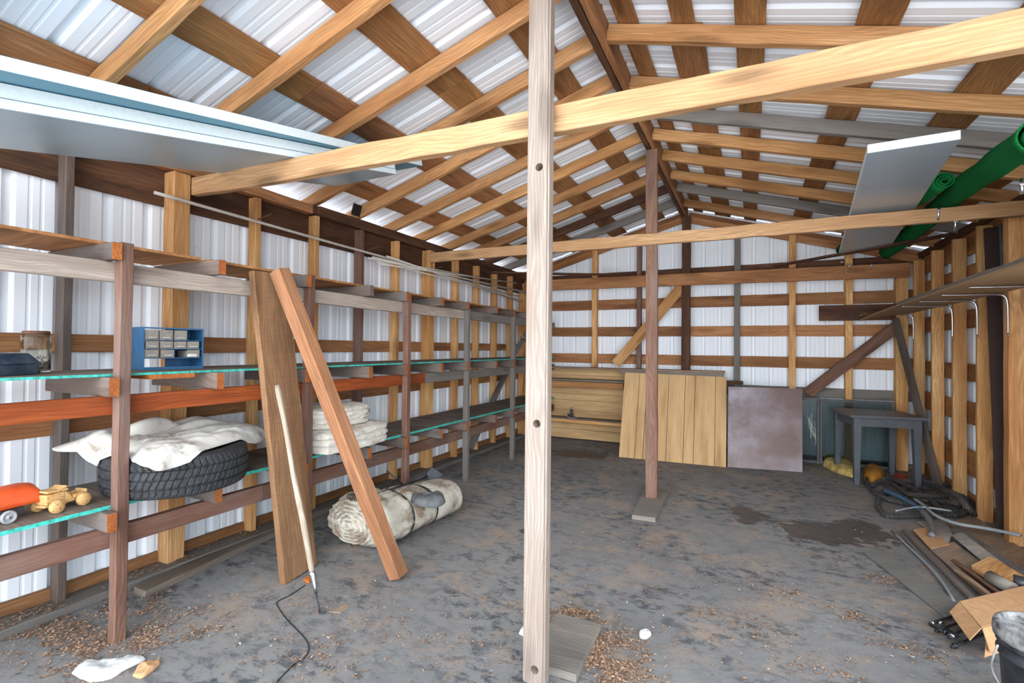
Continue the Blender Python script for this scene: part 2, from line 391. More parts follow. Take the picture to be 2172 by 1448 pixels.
# back wall
wb = tag(empty('wall_back'), kind='structure')
def backtop(x): return roofz(x, .114)
ribsheet('metal_sheet', XL, RX, lambda u, v, h: (u, YB+h, .02+v*(backtop(u)-.02)), 0, 0, wb)
ribsheet('metal_sheet', RX, XR, lambda u, v, h: (u, YB+h, .02+v*(backtop(u)-.02)), 0, 0, wb)
GY = YB-.028
for z0, z1, mt in ((.80,.925,M_GREY), (1.17,1.315,M_GIRT), (1.58,1.722,M_GIRT), (1.985,2.135,M_GIRT), (2.45,2.545,M_DARK)):
    for x0, x1 in ((XL+.01, -.79), (-.785, XR-.01)):
        if z0 == .80 and x1 < 0: continue
        beam('girt', (x0, GY, z0), (x1, YB-.003, z1), M_GREY if (x1 > 0 and z0 == .80) else (M_GIRT if mt is not M_DARK else M_DARK), wb)
for x, x2, mt in ((-2.166,-2.09,M_STUD), (-1.493,-1.43,M_PURPLE), (-.195,-.12,M_GREY), (.451,.524,M_STUD), (1.055,1.13,M_STUD)):
    beam('stud', (x, 7.20, .05), (x2, GY-.001, roofz((x+x2)/2)-.02), mt, wb)
beam('corner_post', (1.55, 7.17, 0), (1.665, GY-.002, 2.28), M_STUD, wb)
for s in (-1, 1):
    e = -3.3 if s < 0 else XR-.06
    a = Vector((RX+s*.05, 7.245, roofz(RX+s*.05, -.045))); b_ = Vector((e, 7.245, roofz(e, -.045)))
    board('gable_plate', a, b_, .035, .09, M_OSB if s < 0 else M_GIRT, (0,0,1), wb)
    board('gable_plate', a+Vector((0,.04,.075)), b_+Vector((0,.04,.075)), .03, .07, M_GIRT, (0,0,1), wb)
beam('bottom_plate', (XL+.01, 7.24, 0), (XR-.05, YB-.003, .06), M_GREY, wb)

# roof: two ribbed slopes on flat purlins
ce = tag(empty('ceiling'), kind='structure')
RO = .128
ribsheet('roof_sheet', YF-.1, YB+.25, lambda u, v, h: (-3.62+v*(RX+3.62), u, roofz(-3.62+v*(RX+3.62), RO+h)), 0, 0, ce)
ribsheet('roof_sheet', YF-.1, YB+.25, lambda u, v, h: (2.02-v*(2.02-RX), u, roofz(2.02-v*(2.02-RX), RO+h)), 0, 0, ce)
board('ridge_cap', (RX-.08, YF-.1, RZ+.145), (RX-.08, YB+.25, RZ+.145), .22, .002, M_SHEET, (-.28,0,1), ce)
board('ridge_cap', (RX+.08, YF-.1, RZ+.145), (RX+.08, YB+.25, RZ+.145), .22, .002, M_SHEET, (.28,0,1), ce)
PUR = [(-3.13,-2.92),(-2.52,-2.30),(-1.89,-1.665),(-1.295,-1.115),(-.72,-.60),(-.445,-.245),(-.08,.07),(.46,.64),(1.02,1.215),(1.55,1.72)]
for i, (x0, x1) in enumerate(PUR):
    xm = (x0+x1)/2; s = 1 if xm < RX else -1; z = roofz(xm, .113)
    cuts = [YF, 1.5+.6*(i % 3), 4.1+.5*(i % 2), YB-.005]
    if i == 5: cuts = [YF, 2.9, 4.8, YB-.005]
    for k, (a, b_) in enumerate(zip(cuts, cuts[1:])):
        wd = (x1-x0)*1.02*(.62 if (i == 5 and k == 0) else 1)
        board('purlin', (xm, a, z), (xm, b_-.004, z), wd, .021, M_PURLIN if (i*3+k) % 4 else M_GIRT, (-SL*s, 0, 1), ce)

# rafters: things of their own
ORD = ['first','second','third','fourth','fifth','sixth','seventh','eighth','ninth','tenth','eleventh','twelfth']
LR = [.78, 1.26, 1.80, 2.39, 2.915, 3.40, 3.915, 4.415, 4.96, 5.48, 6.0, 6.60]
def rafter(x0, x1, y, mat, lab, grp, wd=.048):
    n = Vector((SL if x1 < x0+3 and x0 < RX-1 else -SL, 0, 1))
    s = 1 if x0 < RX else -1
    h = .096
    a = Vector((x0, y+wd/2, roofz(x0)+h/2)); b_ = Vector((x1, y+wd/2, roofz(x1)+h/2))
    o = board('rafter', a, b_, wd, h, mat, (0,0,1), jit=.002)
    return tag(o, lab, 'rafter', grp)
lm = {2:M_ORANGE, 10:M_DARK, 11:M_GREY}
vis = 0
for i, y in enumerate(LR):
    if i == 0: y = .72
    t = ORD[i]
    look = {10:'dark brown', 11:'greyish'}.get(i, 'orange pine')
    rafter(-3.50, RX-.045, y, lm.get(i, M_ORANGE), f'{look} rafter of the left roof slope, {t} from the front', 'rafters of the left roof slope')
RR = [2.30, 2.88, 3.50, 3.96, 4.42, 4.95, 5.53, 6.0, 6.68]
rm = {3:M_GREY, 7:M_GREY}
for i, y in enumerate([1.2, 1.75]+RR):
    i -= 2
    look = {3:'weathered grey', 7:'weathered grey'}.get(i, 'orange pine')
    rafter(1.95, RX+.045, y, rm.get(i, M_ORANGE), f'{look} rafter of the right roof slope, {ORD[i+2]} from the front', 'rafters of the right roof slope')
o = empty('ridge_beam', (RX, 3.2, 3.24)); tag(o, 'dark double plank ridge beam running along the roof peak', 'beam')
beam('plank', (RX-.041, YF, 3.235), (RX-.002, YB-.08, 3.50), M_DARK, o)
beam('plank', (RX+.002, YF, 3.245), (RX+.041, YB-.08, 3.505), M_GIRT, o)

# tie beams
tb = board('tie_beam', (-3.232, 1.925, 2.412), (1.70, 1.985, 2.36), .05, .115, M_BRIGHT, (0,0,1), bow=-.012, jit=.003)
tag(tb, 'pale fresh pine tie beam crossing the frame in front, from left wall to upper right', 'beam')
tb2 = board('tie_beam', (-3.225, 4.50, 2.392), (1.80, 4.66, 2.415), .048, .105, M_BRIGHT, (0,0,1), jit=.003)
tag(tb2, 'second pine tie beam further back, carrying the green turf rolls', 'beam')
# posts on planks
def drilledpost():
    W, D, Hh = .097, .062, 3.22
    bm = bmesh.new(); boxm(bm, (-W/2, -D/2, 0), (W/2, D/2, Hh)); 
    for v in bm.verts: pass
    bmesh.ops.bevel(bm, geom=[e for e in bm.edges if abs((e.verts[0].co-e.verts[1].co).z) > 1], offset=.008, segments=2, affect='EDGES')
    return tomesh(bm, 'post')
PX0, PY0 = -.787, 1.90
cen = Vector((PX0, PY0-.03, .035))
Mp = frame(cen, (1, .02, 0), (.0015, 0, 1))
post = link('support_post', drilledpost(), wood('whitened_post', (166,155,147), (152,139,129), (136,108,88), knots=.4, var=.02, blotch=.3, grain=1.2, axis='Z'), None, Mp)
tag(post, 'bleached whitish post in the centre foreground with drilled round holes', 'post')
for hz in (.060, 1.055, 2.105):
    c = bmesh.new(); tubem(c, [(0,-.2,0),(0,.2 if hz > 1 else .012,0)], .0165 if hz > .5 else .017, 24)
    co = bpy.data.objects.new('hole_cutter', tomesh(c, 'hole')); COL.objects.link(co); co.matrix_world = Mp @ Matrix.Translation((.006, 0, hz))
    md = post.modifiers.new('hole', 'BOOLEAN'); md.object = co; md.operation = 'DIFFERENCE'; md.solver = 'EXACT'
bpy.context.view_layer.update()
dg = bpy.context.evaluated_depsgraph_get(); me = bpy.data.meshes.new_from_object(post.evaluated_get(dg)); post.modifiers.clear(); post.data = me
for o_ in [q for q in bpy.data.objects if q.name.startswith('hole_cutter')]: bpy.data.objects.remove(o_)
c0, c1, c2 = fl(1197, 1317), fl(1275, 1337), fl(1222, 1448)
d_ = (c0-c1).normalized(); q = (c2-c1).normalized()
slab('base_plank', [c1, c0+d_*.04, c0+d_*.04+q*.42, c1+q*.42], .034, M_GREYB)
tag(bpy.data.objects['base_plank'], 'grey plank lying on the floor under the bleached post', 'plank')
sp_ = board('support_post', (-.805, 4.60, .04), (-.822, 4.60, 3.235), .106, .045, M_PURPLE, (0,1,0)); 
tag(sp_, 'slim pinkish brown post further back, holding up the ridge beam', 'post')
a, b_, c_ = fl(1340, 1101), fl(1390, 1108), fl(1421, 1040)
a2 = fl(1372, 1034)
s2 = slab('base_plank', [a, b_, c_, a2], .038, M_GREYB); tag(s2, 'short grey plank under the slim brown post', 'plank')

# back wall timbers standing in front of the studs
o = beam('ridge_post', (-.855, 7.10, 0), (-.745, 7.20, 3.235), M_DARK); tag(o, 'dark brown post in the middle of the back wall, up to the ridge', 'post')
o = board('cross_beam', (-3.23, 7.075, 2.375), (1.66, 7.075, 2.34), .045, .165, M_GIRT, (0,0,1)); tag(o, 'long knotty brown beam across the back wall at eave height', 'beam')
def backbrace(p, q, wd, mat, lab, y=7.15):
    o = board('wall_brace', pl(*p, 1, y), pl(*q, 1, y), .045, wd, mat, (0,-.05,1)); return tag(o, lab, 'brace', None)
backbrace((1306, 772), (1447, 607), .14, M_STUD, 'brown diagonal brace left of the slim post on the back wall')
backbrace((1712, 834), (1902, 692), .13, M_PURPLE, 'rough brown diagonal brace above the grey table on the back wall')
a = pl(1737, 664, 1, 7.17); b_ = pl(1900, 661, 1, 7.17)
o = board('nailed_board', a, b_, .02, .19, M_DARK, (0,0,1)); tag(o, 'short dark board nailed to the back wall beside the wall shelf', 'board')
p0, p1 = pl(1645, 568, 1, 7.05), pl(1955, 512, 0, 1.66)
p0.z = 2.452+.012; 
o = board('dark_lath', (p0.x, 7.04, 2.47), (1.66, 5.75, 2.47), .09, .022, M_DARK, (0,0,1)); tag(o, 'long dark lath lying from the back beam to the right wall', 'board')
o = board('dark_lath', pl(1028, 578, 0, -3.16), (-1.55, 7.03, 2.455), .10, .022, M_DARK, (0,0,1)); tag(o, 'dark board lying over the back beam behind the bleached post', 'board')
o = board('leaning_brace', pl(1899, 676, 1, 7.05), fl(1997, 1041)+Vector((-.02,0,.02)), .08, .035, M_JOIST, (-1,-.5,0)); tag(o, 'dark timber leaning into the right back corner behind the grey table', 'board')
beam_ = beam('floor_timber', (-3.31, .5, 0.0), (-3.16, 6.95, .045), M_GREY); tag(beam_, 'long grey timber lying on the floor along the left wall', 'timber')
fa, fb, fc, fd = fl(283,1258), fl(308,1268), fl(592,1135), fl(560,1122)
dirv = (fc-fb).normalized()
o = slab('floor_plank', [fb, fb+dirv*2.6, fa+dirv*2.6, fa], .038, M_PLY); tag(o, 'dusty plank with orange edge on the floor under the shelves', 'plank')
# ================================================================ shelving along the left wall
su = tag(empty('shelf_unit', (-3.0, 3.7, 0)), 'long timber shelving unit with three shelf levels along the left wall', 'shelf')
YE = 7.05
for i, (y, top, mt) in enumerate(((1.25,1.876,M_PURPLE),(2.335,1.875,M_PURPLE),(3.385,1.86,M_PURPLE),(4.39,1.80,M_GREY),(5.50,1.80,M_GREY))):
    beam('post', (-2.705, y, 0), (-2.65, y+.052, top), mt, su, jit=.002)
RAILS = [(1.692,1.785,[(.2,4.46,M_RAILW),(4.465,YE,M_GREY)]), (1.062,1.152,[(.2,3.72,M_REDOR),(3.725,YE,M_RAILW)]), (.435,.530,[(.2,2.06,M_PURPLE),(2.065,YE,M_PURPLE)])]
for z0, z1, segs in RAILS:
    for y0, y1, mt in segs:
        beam('rail', (-2.752, y0, z0), (-2.708, y1, z1), mt if not (mt is M_RAILW and y0 > 3) else M_GREY, su)
JY = [.72, 1.205, 1.70, 2.30, 2.89, 3.345, 3.86, 4.345, 4.97, 5.455, 5.95, 6.5]
for L, (z0, z1) in enumerate(((1.787,1.868),(1.154,1.243),(.532,.620))):
    for k, y in enumerate(JY):
        if L == 0 and k in (10,): pass
        xe = -2.635 if k % 2 else -2.625
        st = beam('shelf_joist', (-3.24, y, z0), (xe, y+.042, z1), M_JOIST, su)
        if k < 10 and not (L == 0 and k in (3+1,)):
            bx('sawn_end', (xe-.0005, y+.0015, z0+.0015), (xe+.0018, y+.0405, z1-.0015), M_CUT, st, None, 0)
def shelfboard(z0, z1, xf, segs, mat, edge):
    for y0, y1 in segs:
        s = bx('shelf_board', (-3.235, y0, z0), (xf, y1, z1), mat, su, None, .001)
        if edge: bx('painted_edge', (xf, y0+.001, z0+.0005), (xf+.0015, y1-.001, z1-.0005), edge, s, None, 0)
shelfboard(1.2445, 1.257, -2.703, ((.2,1.60),(1.602,3.95),(3.952,6.3),(6.302,YE)), M_PLY, M_TEAL)
shelfboard(.6215, .640, -2.703, ((.2,2.0),(2.002,4.4),(4.402,YE)), M_PLY, M_TEAL)
shelfboard(1.8695, 1.884, -2.76, ((.2,1.69),(1.74,2.88),(2.885,4.9),(4.905,YE)), M_OSB, None)
beam('shelf_cleat', (-3.2, 1.40, 1.222), (-2.69, 1.62, 1.2435), M_CUT, su)
board('shelf_brace', pl(1128, 690, 0, -2.80), pl(1090, 752, 0, -2.80), .03, .07, M_GREY, (1,0,0), su)
board('shelf_brace', pl(1088, 760, 0, -3.2), pl(998, 950, 0, -3.2), .03, .08, M_GREY, (1,0,0), su)
board('shelf_brace', pl(1108, 715, 0, -2.76), (-2.76, 7.0, 1.25), .03, .07, M_GREY, (1,0,0), su)

# blue metal tool box
T0 = Matrix.Translation((-2.86, .70, 1.258)) @ Matrix.Rotation(radians(22), 4, 'Z')
tb_ = tag(link('tool_box', None, None, None, T0), 'dusty dark blue metal tool box at the left end of the middle shelf', 'tool box')
M_BLUE = plain('blue_enamel', (48,74,100), .5, .2, var=.3, scale=16, c2=(70,84,98))
M_CABBLUE = plain('cabinet_blue', (54,104,146), .45, .2, var=.12, scale=12)
def wedge(name, w0, d0, w1, d1, z0, z1, mat, parent, M, bev=.004):
    bm = bmesh.new()
    a = [bm.verts.new((sx*w0/2, sy*d0/2, z0)) for sx, sy in ((-1,-1),(1,-1),(1,1),(-1,1))]
    c = [bm.verts.new((sx*w1/2, sy*d1/2, z1)) for sx, sy in ((-1,-1),(1,-1),(1,1),(-1,1))]
    bm.faces.new(a[::-1]); bm.faces.new(c)
    for i in range(4): bm.faces.new((a[i], a[(i+1)%4], c[(i+1)%4], c[i]))
    bevel(bm, bev)
    return link(name, tomesh(bm, name), mat, parent, M)
wedge('body', .235, .64, .245, .65, 0, .048, M_BLUE, tb_, T0)
lid = wedge('lid', .255, .66, .19, .60, .049, .095, M_BLUE, tb_, T0)
bx('latch', (.12, -.03, .028), (.13, .03, .065), M_STEEL, tb_, T0)
tube('handle', [T0@Vector((0,-.08,.097)), T0@Vector((0,-.07,.125)), T0@Vector((0,.07,.125)), T0@Vector((0,.08,.097))], .005, M_DKSTEEL, tb_)

# glass jar of nails
def glassmat(name, tint=(235,240,238), rough=.08, alpha=.3):
    b = NB(name); b.p.inputs['Transmission Weight'].default_value = 1.0; b.p.inputs['IOR'].default_value = 1.25
    return b.out(srgb(tint), rough)
M_GLASS = glassmat('dusty_glass', (222,220,212), .12)
JC = Vector((-3.06, 1.10, 1.258)); TJ = Matrix.Translation(JC)
jar = tag(link('glass_jar', None, None, None, TJ), 'dusty glass jar half full of nails with rusty lid, behind the blue tool box', 'jar')
lathe('glass_body', [(0,.001),(.050,.001),(.054,.008),(.055,.165),(.053,.176),(.048,.180),(.046,.178),(.0505,.170),(.0515,.012),(.0,.006)], M_GLASS, jar, TJ)
ld = lathe('lid', [(0,.198),(.046,.198),(.050,.194),(.050,.182),(.048,.181),(0,.181)], M_RUST, jar, TJ)
bm = bmesh.new(); rr = random.Random(3)
for i in range(170):
    a, r_ = rr.uniform(0, 2*pi), .040*sqrt(rr.random()); z = rr.uniform(.012, .075)
    p = Vector((r_*cos(a), r_*sin(a), z)); d = Vector((rr.gauss(0,1), rr.gauss(0,1), rr.gauss(0,.5))).normalized()*.011
    q = p+d
    if Vector((q.x,q.y)).length > .047: q = p-d
    tubem(bm, [p, q], .0011, 5); tubem(bm, [q, q+d*.08], .0028, 7)
tag(link('nails', tomesh(bm, 'nails'), M_STEEL, jar, TJ), kind='stuff')

# blue parts cabinet with clear drawers
nbl = Vector((-2.914, 1.479, 1.258)); nbr = Vector((-2.885, 1.785, 1.258))
yd = (nbr-nbl).normalized(); W_ = (nbr-nbl).length; Hc = .232; Dc = .15
TC = frame(nbl, yd)                               # local x along the front, local y away into the shelf, z up
cb = tag(link('parts_cabinet', None, None, None, TC), 'small blue metal parts cabinet with clear plastic drawers on the middle shelf', 'cabinet')
t = .003
bx('side_panel', (0, 0, 0), (t, Dc, Hc), M_CABBLUE, cb, TC, .0006); bx('side_panel', (W_-t, 0, 0), (W_, Dc, Hc), M_CABBLUE, cb, TC, .0006)
bx('top_panel', (t, 0, Hc-t), (W_-t, Dc, Hc), M_CABBLUE, cb, TC, .0006); bx('bottom_panel', (t, 0, 0), (W_-t, Dc, t), M_CABBLUE, cb, TC, .0006)
bm = bmesh.new(); e = .009
boxm(bm, (0,-.002,0),(e,-.0002,Hc)); boxm(bm, (W_-e,-.002,0),(W_,-.0002,Hc)); boxm(bm, (e,-.002,Hc-.008),(W_-e,-.0002,Hc)); boxm(bm, (e,-.002,0),(W_-e,-.0002,.016))
link('front_frame', tomesh(bm, 'ff'), M_CABBLUE, cb, TC)
zs = [.062, .112, .160]
for z in zs: bx('shelf', (t, 0, z), (W_-t, Dc, z+.004), M_CABBLUE, cb, TC, .0006)
bx('back_panel', (W_*.56, Dc-.003, t), (W_-t, Dc-.001, Hc-t), M_CABBLUE, cb, TC, 0)
M_CLEAR = plain('clear_drawer', (166,158,148), .25, var=.12, scale=60)
M_CLEAR.node_tree.nodes['Principled BSDF'].inputs['Alpha'].default_value = .72
def drawer(x0, x1, z0, z1, dy=0):
    bm = bmesh.new(); d = .11; k = .0022
    y0 = .004+dy
    boxm(bm, (x0,y0,z0),(x1,y0+k,z1)); boxm(bm, (x0,y0+d,z0),(x1,y0+d+k,z1-.006)); boxm(bm, (x0,y0+k,z0),(x0+k,y0+d,z1-.004)); boxm(bm, (x1-k,y0+k,z0),(x1,y0+d,z1-.004)); boxm(bm, (x0+k,y0+k,z0),(x1-k,y0+d,z0+k))
    dr = link('drawer', tomesh(bm, 'drawer'), M_CLEAR, cb, TC)
    xm = (x0+x1)/2
    bx('drawer_handle', (xm-.018, y0-.010, z0+.009), (xm+.018, y0, z0+.015), M_PVC, dr, TC, .002)
    return dr
def row(z0, z1, xs, w_=.064):
    for x in xs: drawer(x, x+w_, z0+.001, z1-.003)
row(zs[2]+.004, Hc-.010, (.013,.083,.156)); row(zs[1]+.004, zs[2], (.017,.086,.155,.223), .062); row(zs[0]+.004, zs[1], (.013,.090,.222), .066)
wb_ = bx('white_label', (.222, -.004, zs[0]+.008), (.272, .003, zs[0]+.024), M_WHITE, cb, TC, .001); 

# orange toy truck body, dark chassis and grey wheels
M_TOY = plain('orange_enamel', (224,84,34), .4, var=.1, scale=10, c2=(232,98,50)); M_TOYD = plain('toy_chassis', (60,62,68), .55, var=.2)
TT = Matrix.Translation((-2.86, .83, .641)) @ Matrix.Rotation(radians(8), 4, 'Z')
toy = tag(link('toy_truck', None, None, None, TT), 'orange toy vehicle with rounded hood and grey wheels on the bottom shelf', 'toy')
bm = bmesh.new(); prof = []
for i in range(15):
    a = pi*i/14; prof.append((-.068*cos(a)*(1 if abs(cos(a)) > .0 else 1), .052+.062*max(0, sin(a))**.55))
prof = [(-.072,.03)]+prof+[(.072,.03)]
secs = [(-.32,.72),(-.2,.85),(0,.95),(.10,1.0),(.165,1.0),(.195,.93),(.207,.72)]
rings = [[bm.verts.new((x*(.9+.1*k), y, .03+(z-.03)*k)) for x, z in prof] for y, k in secs]
for a_, b_ in zip(rings, rings[1:]):
    for j in range(len(prof)-1): bm.faces.new((a_[j], a_[j+1], b_[j+1], b_[j]))
    bm.faces.new((a_[-1], a_[0], b_[0], b_[-1]))
bm.faces.new(rings[0][::-1]); bm.faces.new(rings[-1])
link('hood', tomesh(bm, 'hood', True), M_TOY, toy, TT @ Matrix.Translation((0,0,.028)))
bx('chassis', (-.05,-.32,.022), (.062,.15,.052), M_TOYD, toy, TT, .004)
for y in (.085, -.22):
    for s in (-1, 1):
        Mw = TT @ Matrix.Translation((.085 if s > 0 else -.085, y, .0275)) @ Matrix.Rotation(s*pi/2, 4, 'Y')
        wh = lathe('wheel', [(0,-.008),(.026,-.008),(.0275,-.004),(.0275,.004),(.026,.008),(.020,.009),(.018,.005),(.009,.005),(.007,.010),(0,.010)], M_GREYPL if 0 else plain('toy_wheel_grey', (165,168,172), .4, var=.1) if y == .085 and s == -1 else bpy.data.materials.get('toy_wheel_grey') or M_PVC, toy, Mw, 28)
        lathe('axle_cap', [(0,.0102),(.0035,.0102),(.0035,.0125),(0,.013)], M_RUST, wh, Mw, 10)

# little wooden car of pitted cactus wood
M_CHOLLA = NB('cactus_wood')
_v = M_CHOLLA.vec(); _h = M_CHOLLA.ramp(M_CHOLLA.n('TexVoronoi', {'Vector': M_CHOLLA.mul(_v, (60,130,130)), 'Scale': 1.0}).outputs[0], [(.18,(96,60,30)),(.34,(222,180,122))])
M_CHOLLA = M_CHOLLA.out(M_CHOLLA.mix(M_CHOLLA.noise(_v, 25, 3), _h, srgb((206,158,98))), .7, bump=_h, bs=.6, bd=.004)
TK = frame((-2.835, 1.115, .641), (-.28, 1, 0)) 
car = tag(link('wooden_car', None, None, None, TK), 'small handmade wooden car of pitted cactus wood beside the orange toy', 'toy')
bx('bed', (-.085,-.030,.030), (.095,.030,.040), M_CHOLLA, car, TK)
bx('cab', (-.080,-.032,.041), (-.005,.032,.085), M_CHOLLA, car, TK, .004)
bm = bmesh.new()
a_ = [(-.004,.041),(.030,.041),(.022,.058),(-.004,.084)]
for s in (-.032,.029):
    f1 = [bm.verts.new((x, s, z)) for x, z in a_]; f2 = [bm.verts.new((x, s+.003, z)) for x, z in a_]
    bm.faces.new(f1); bm.faces.new(f2[::-1])
    for i in range(4): bm.faces.new((f1[i], f1[(i+1)%4], f2[(i+1)%4], f2[i]))
link('door_panel', tomesh(bm, 'dp'), M_CHOLLA, car, TK)
bx('tailgate', (.088,-.032,.041), (.094,.032,.070), M_CHOLLA, car, TK); bx('side_rail', (.03,-.033,.041), (.088,-.029,.060), M_CHOLLA, car, TK); bx('side_rail', (.03,.029,.041), (.088,.033,.060), M_CHOLLA, car, TK)
bx('windscreen', (.022,-.034,.080), (.064,.034,.088), M_CHOLLA, car, TK @ Matrix.Rotation(radians(-22), 4, 'Y') @ Matrix.Translation((-.02,0,.012)), .002)
bx('roof', (-.085,-.036,.087), (0,.036,.096), M_CHOLLA, car, TK @ Matrix.Rotation(radians(4), 4, 'Y'), .002)
for x in (-.052, .062):
    for s in (-1, 1):
        lathe('wheel', [(0,-.011),(.026,-.011),(.029,-.008),(.029,.008),(.026,.011),(0,.012)], M_CHOLLA, car, TK @ Matrix.Translation((x, s*.052, .030)) @ Matrix.Rotation(pi/2, 4, 'X'), 20)
    rod('axle', TK@Vector((x,-.045,.03)), TK@Vector((x,.045,.03)), .004, M_CUT, car)

# tyre lying flat
TC_ = Matrix.Translation((-2.795, 1.605, .641)) @ Matrix.Rotation(.0, 4, 'Z')
def tyre():
    bm = bmesh.new(); n = 180; R, ri, w_ = .336, .20, .205
    prof = []
    # outer tread with circumferential grooves, then the bulging sidewalls and the bead
    def add(r, z): prof.append((r, z))
    tw = .080
    tr = [(-tw,0),(-.050,0),(-.047,-.008),(-.041,-.008),(-.038,0),(-.006,0),(-.003,-.008),(.003,-.008),(.006,0),(.038,0),(.041,-.008),(.047,-.008),(.050,0),(tw,0)]
    for z, d in tr:
        steps = 1
        add(R-(abs(z)/tw)**3*.010+d, z)
    side = [(.318,.092),(.300,.1015),(.275,.104),(.245,.100),(.222,.090),(.206,.080),(.200,.068)]
    full = prof + side + [(.205,.0)] + [(r,-z) for r, z in side[::-1]]
    # refine the tread so the pattern can be carved in
    rf = []
    for i, (r, z) in enumerate(full):
        rf.append((r, z))
        if i < len(prof)-1:
            r2, z2 = full[i+1]
            k = 3 if abs(z2-z) > .02 else 1
            for j in range(1, k): rf.append((r+(r2-r)*j/k, z+(z2-z)*j/k))
    cols = []
    for a in range(n*2):
        th = 2*pi*a/(n*2); col = []
        for r, z in rf:
            rr_ = r
            if r > .318 and abs(z) <= tw+.001:
                ph = (th*68/(2*pi)*1.0 + z*9*(1 if z > 0 else -1)) % 1.0
                ph2 = (th*68/(2*pi) - z*14) % 1.0
                if abs(z) > .05: 
                    if ph < .22: rr_ -= .006
                elif ph2 < .2: rr_ -= .005
            col.append(bm.verts.new((rr_*cos(th), rr_*sin(th), z+w_/2)))
        cols.append(col)
    for i in range(len(cols)):
        A, B = cols[i], cols[(i+1) % len(cols)]
        for j in range(len(rf)): bm.faces.new((A[j], B[j], B[(j+1) % len(rf)], A[(j+1) % len(rf)]))
    return tomesh(bm, 'tyre')
tag(link('tyre', tyre(), M_RUBBER, None, TC_), 'black car tyre lying flat on the bottom shelf under a white tarp', 'tyre')

# ---------------------------------------------------------------- cloth
def cloth_mat(name, c, dirt, amt=.5, rough=.55, th=.55):
    b = NB(name); v = b.vec(False)
    n = b.ramp(b.noise(v, 5, 6, .7, .4), [(th, (0,0,0,1)), (th+.14, (1,1,1,1))])
    f = b.noise(v, 60, 4)
    col = b.mix(f, srgb(c), srgb(tuple(x*.93 for x in c)))
    col = b.mix(b.math('MULTIPLY', n, amt), col, srgb(dirt))
    return b.out(col, rough, spec=.3, bump=b.noise(v, 22, 5), bs=.12, bd=.01)
M_TARPW = cloth_mat('white_tarp', (226,223,216), (112,82,56), .8, .45, .54)
M_TARPW2 = cloth_mat('white_tarp_dusty', (228,223,212), (150,120,92), .6, .45, .52)
M_CANVAS = cloth_mat('dirty_canvas', (200,192,178), (118,92,70), .85, .8, .46)
M_STRAP = plain('black_strap', (56,54,54), .7, var=.2)
def ridged(p, s, seed):
    q = p*s+Vector((seed*3.1, seed*1.7, seed)); 
    return 1-abs(noise.noise(q))*2
def puff(name, outline, zb, zt, mat, amp=.03, seed=1, fold=7, edge=.35, tilt=(0,0), n=84, rings=26, parent=None, hang=0, thick=None, M=None):
    """crumpled cloth: outline is the plan (x, y) loop, zb the underside height, zt the crown height"""
    bm = bmesh.new(); c = sum((Vector(p) for p in outline), Vector((0,0)))/len(outline)
    lp = smoothpath([Vector((*p, 0)) for p in outline+[outline[0]]], 8)[:-1]
    L = len(lp); rgs = []
    for i in range(rings+1):
        t = i/rings; rg = []
        for j in range(n):
            q = lp[int(j*L/n)]; q2 = lp[(int(j*L/n)+1) % L]; fr = (j*L/n) % 1; e = q.lerp(q2, fr)
            p = Vector((c.x+(e.x-c.x)*t, c.y+(e.y-c.y)*t))
            k = max(0, 1-max(0, (t-(1-edge))/edge)**2)**.5
            pt = Vector((p.x, p.y, 0))
            w1 = Vector((noise.noise(pt*4+Vector((seed,0,5))), noise.noise(pt*4+Vector((3,seed,1))), 0))*.06
            f = (ridged(pt+w1, fold, seed)*.55+ridged(pt+w1*2, fold*2.3, seed+4)*.3+noise.noise(pt*fold*.5)*.4)
            z = zb+(zt-zb)*k+amp*f*(.4+.6*k)+tilt[0]*(p.x-c.x)+tilt[1]*(p.y-c.y)
            if t > .97: z = min(z, zb+.01)
            rg.append(bm.verts.new((p.x, p.y, max(z, zb if not hang else -9))))
        rgs.append(rg)
    for a_, b_ in zip(rgs, rgs[1:]):
        for j in range(n): bm.faces.new((a_[j], a_[(j+1)%n], b_[(j+1)%n], b_[j]))
    lo = [bm.verts.new((v.co.x*.97+c.x*.03, v.co.y*.97+c.y*.03, zb)) for v in rgs[-1]]
    for j in range(n): bm.faces.new((rgs[-1][j], rgs[-1][(j+1)%n], lo[(j+1)%n], lo[j]))
    bm.faces.new(lo)
    bmesh.ops.remove_doubles(bm, verts=bm.verts, dist=.0004)
    return link(name, tomesh(bm, name, True), mat, parent, M)
def zpt(x, y, z): p = fl(x, y, z); return (p.x, p.y)
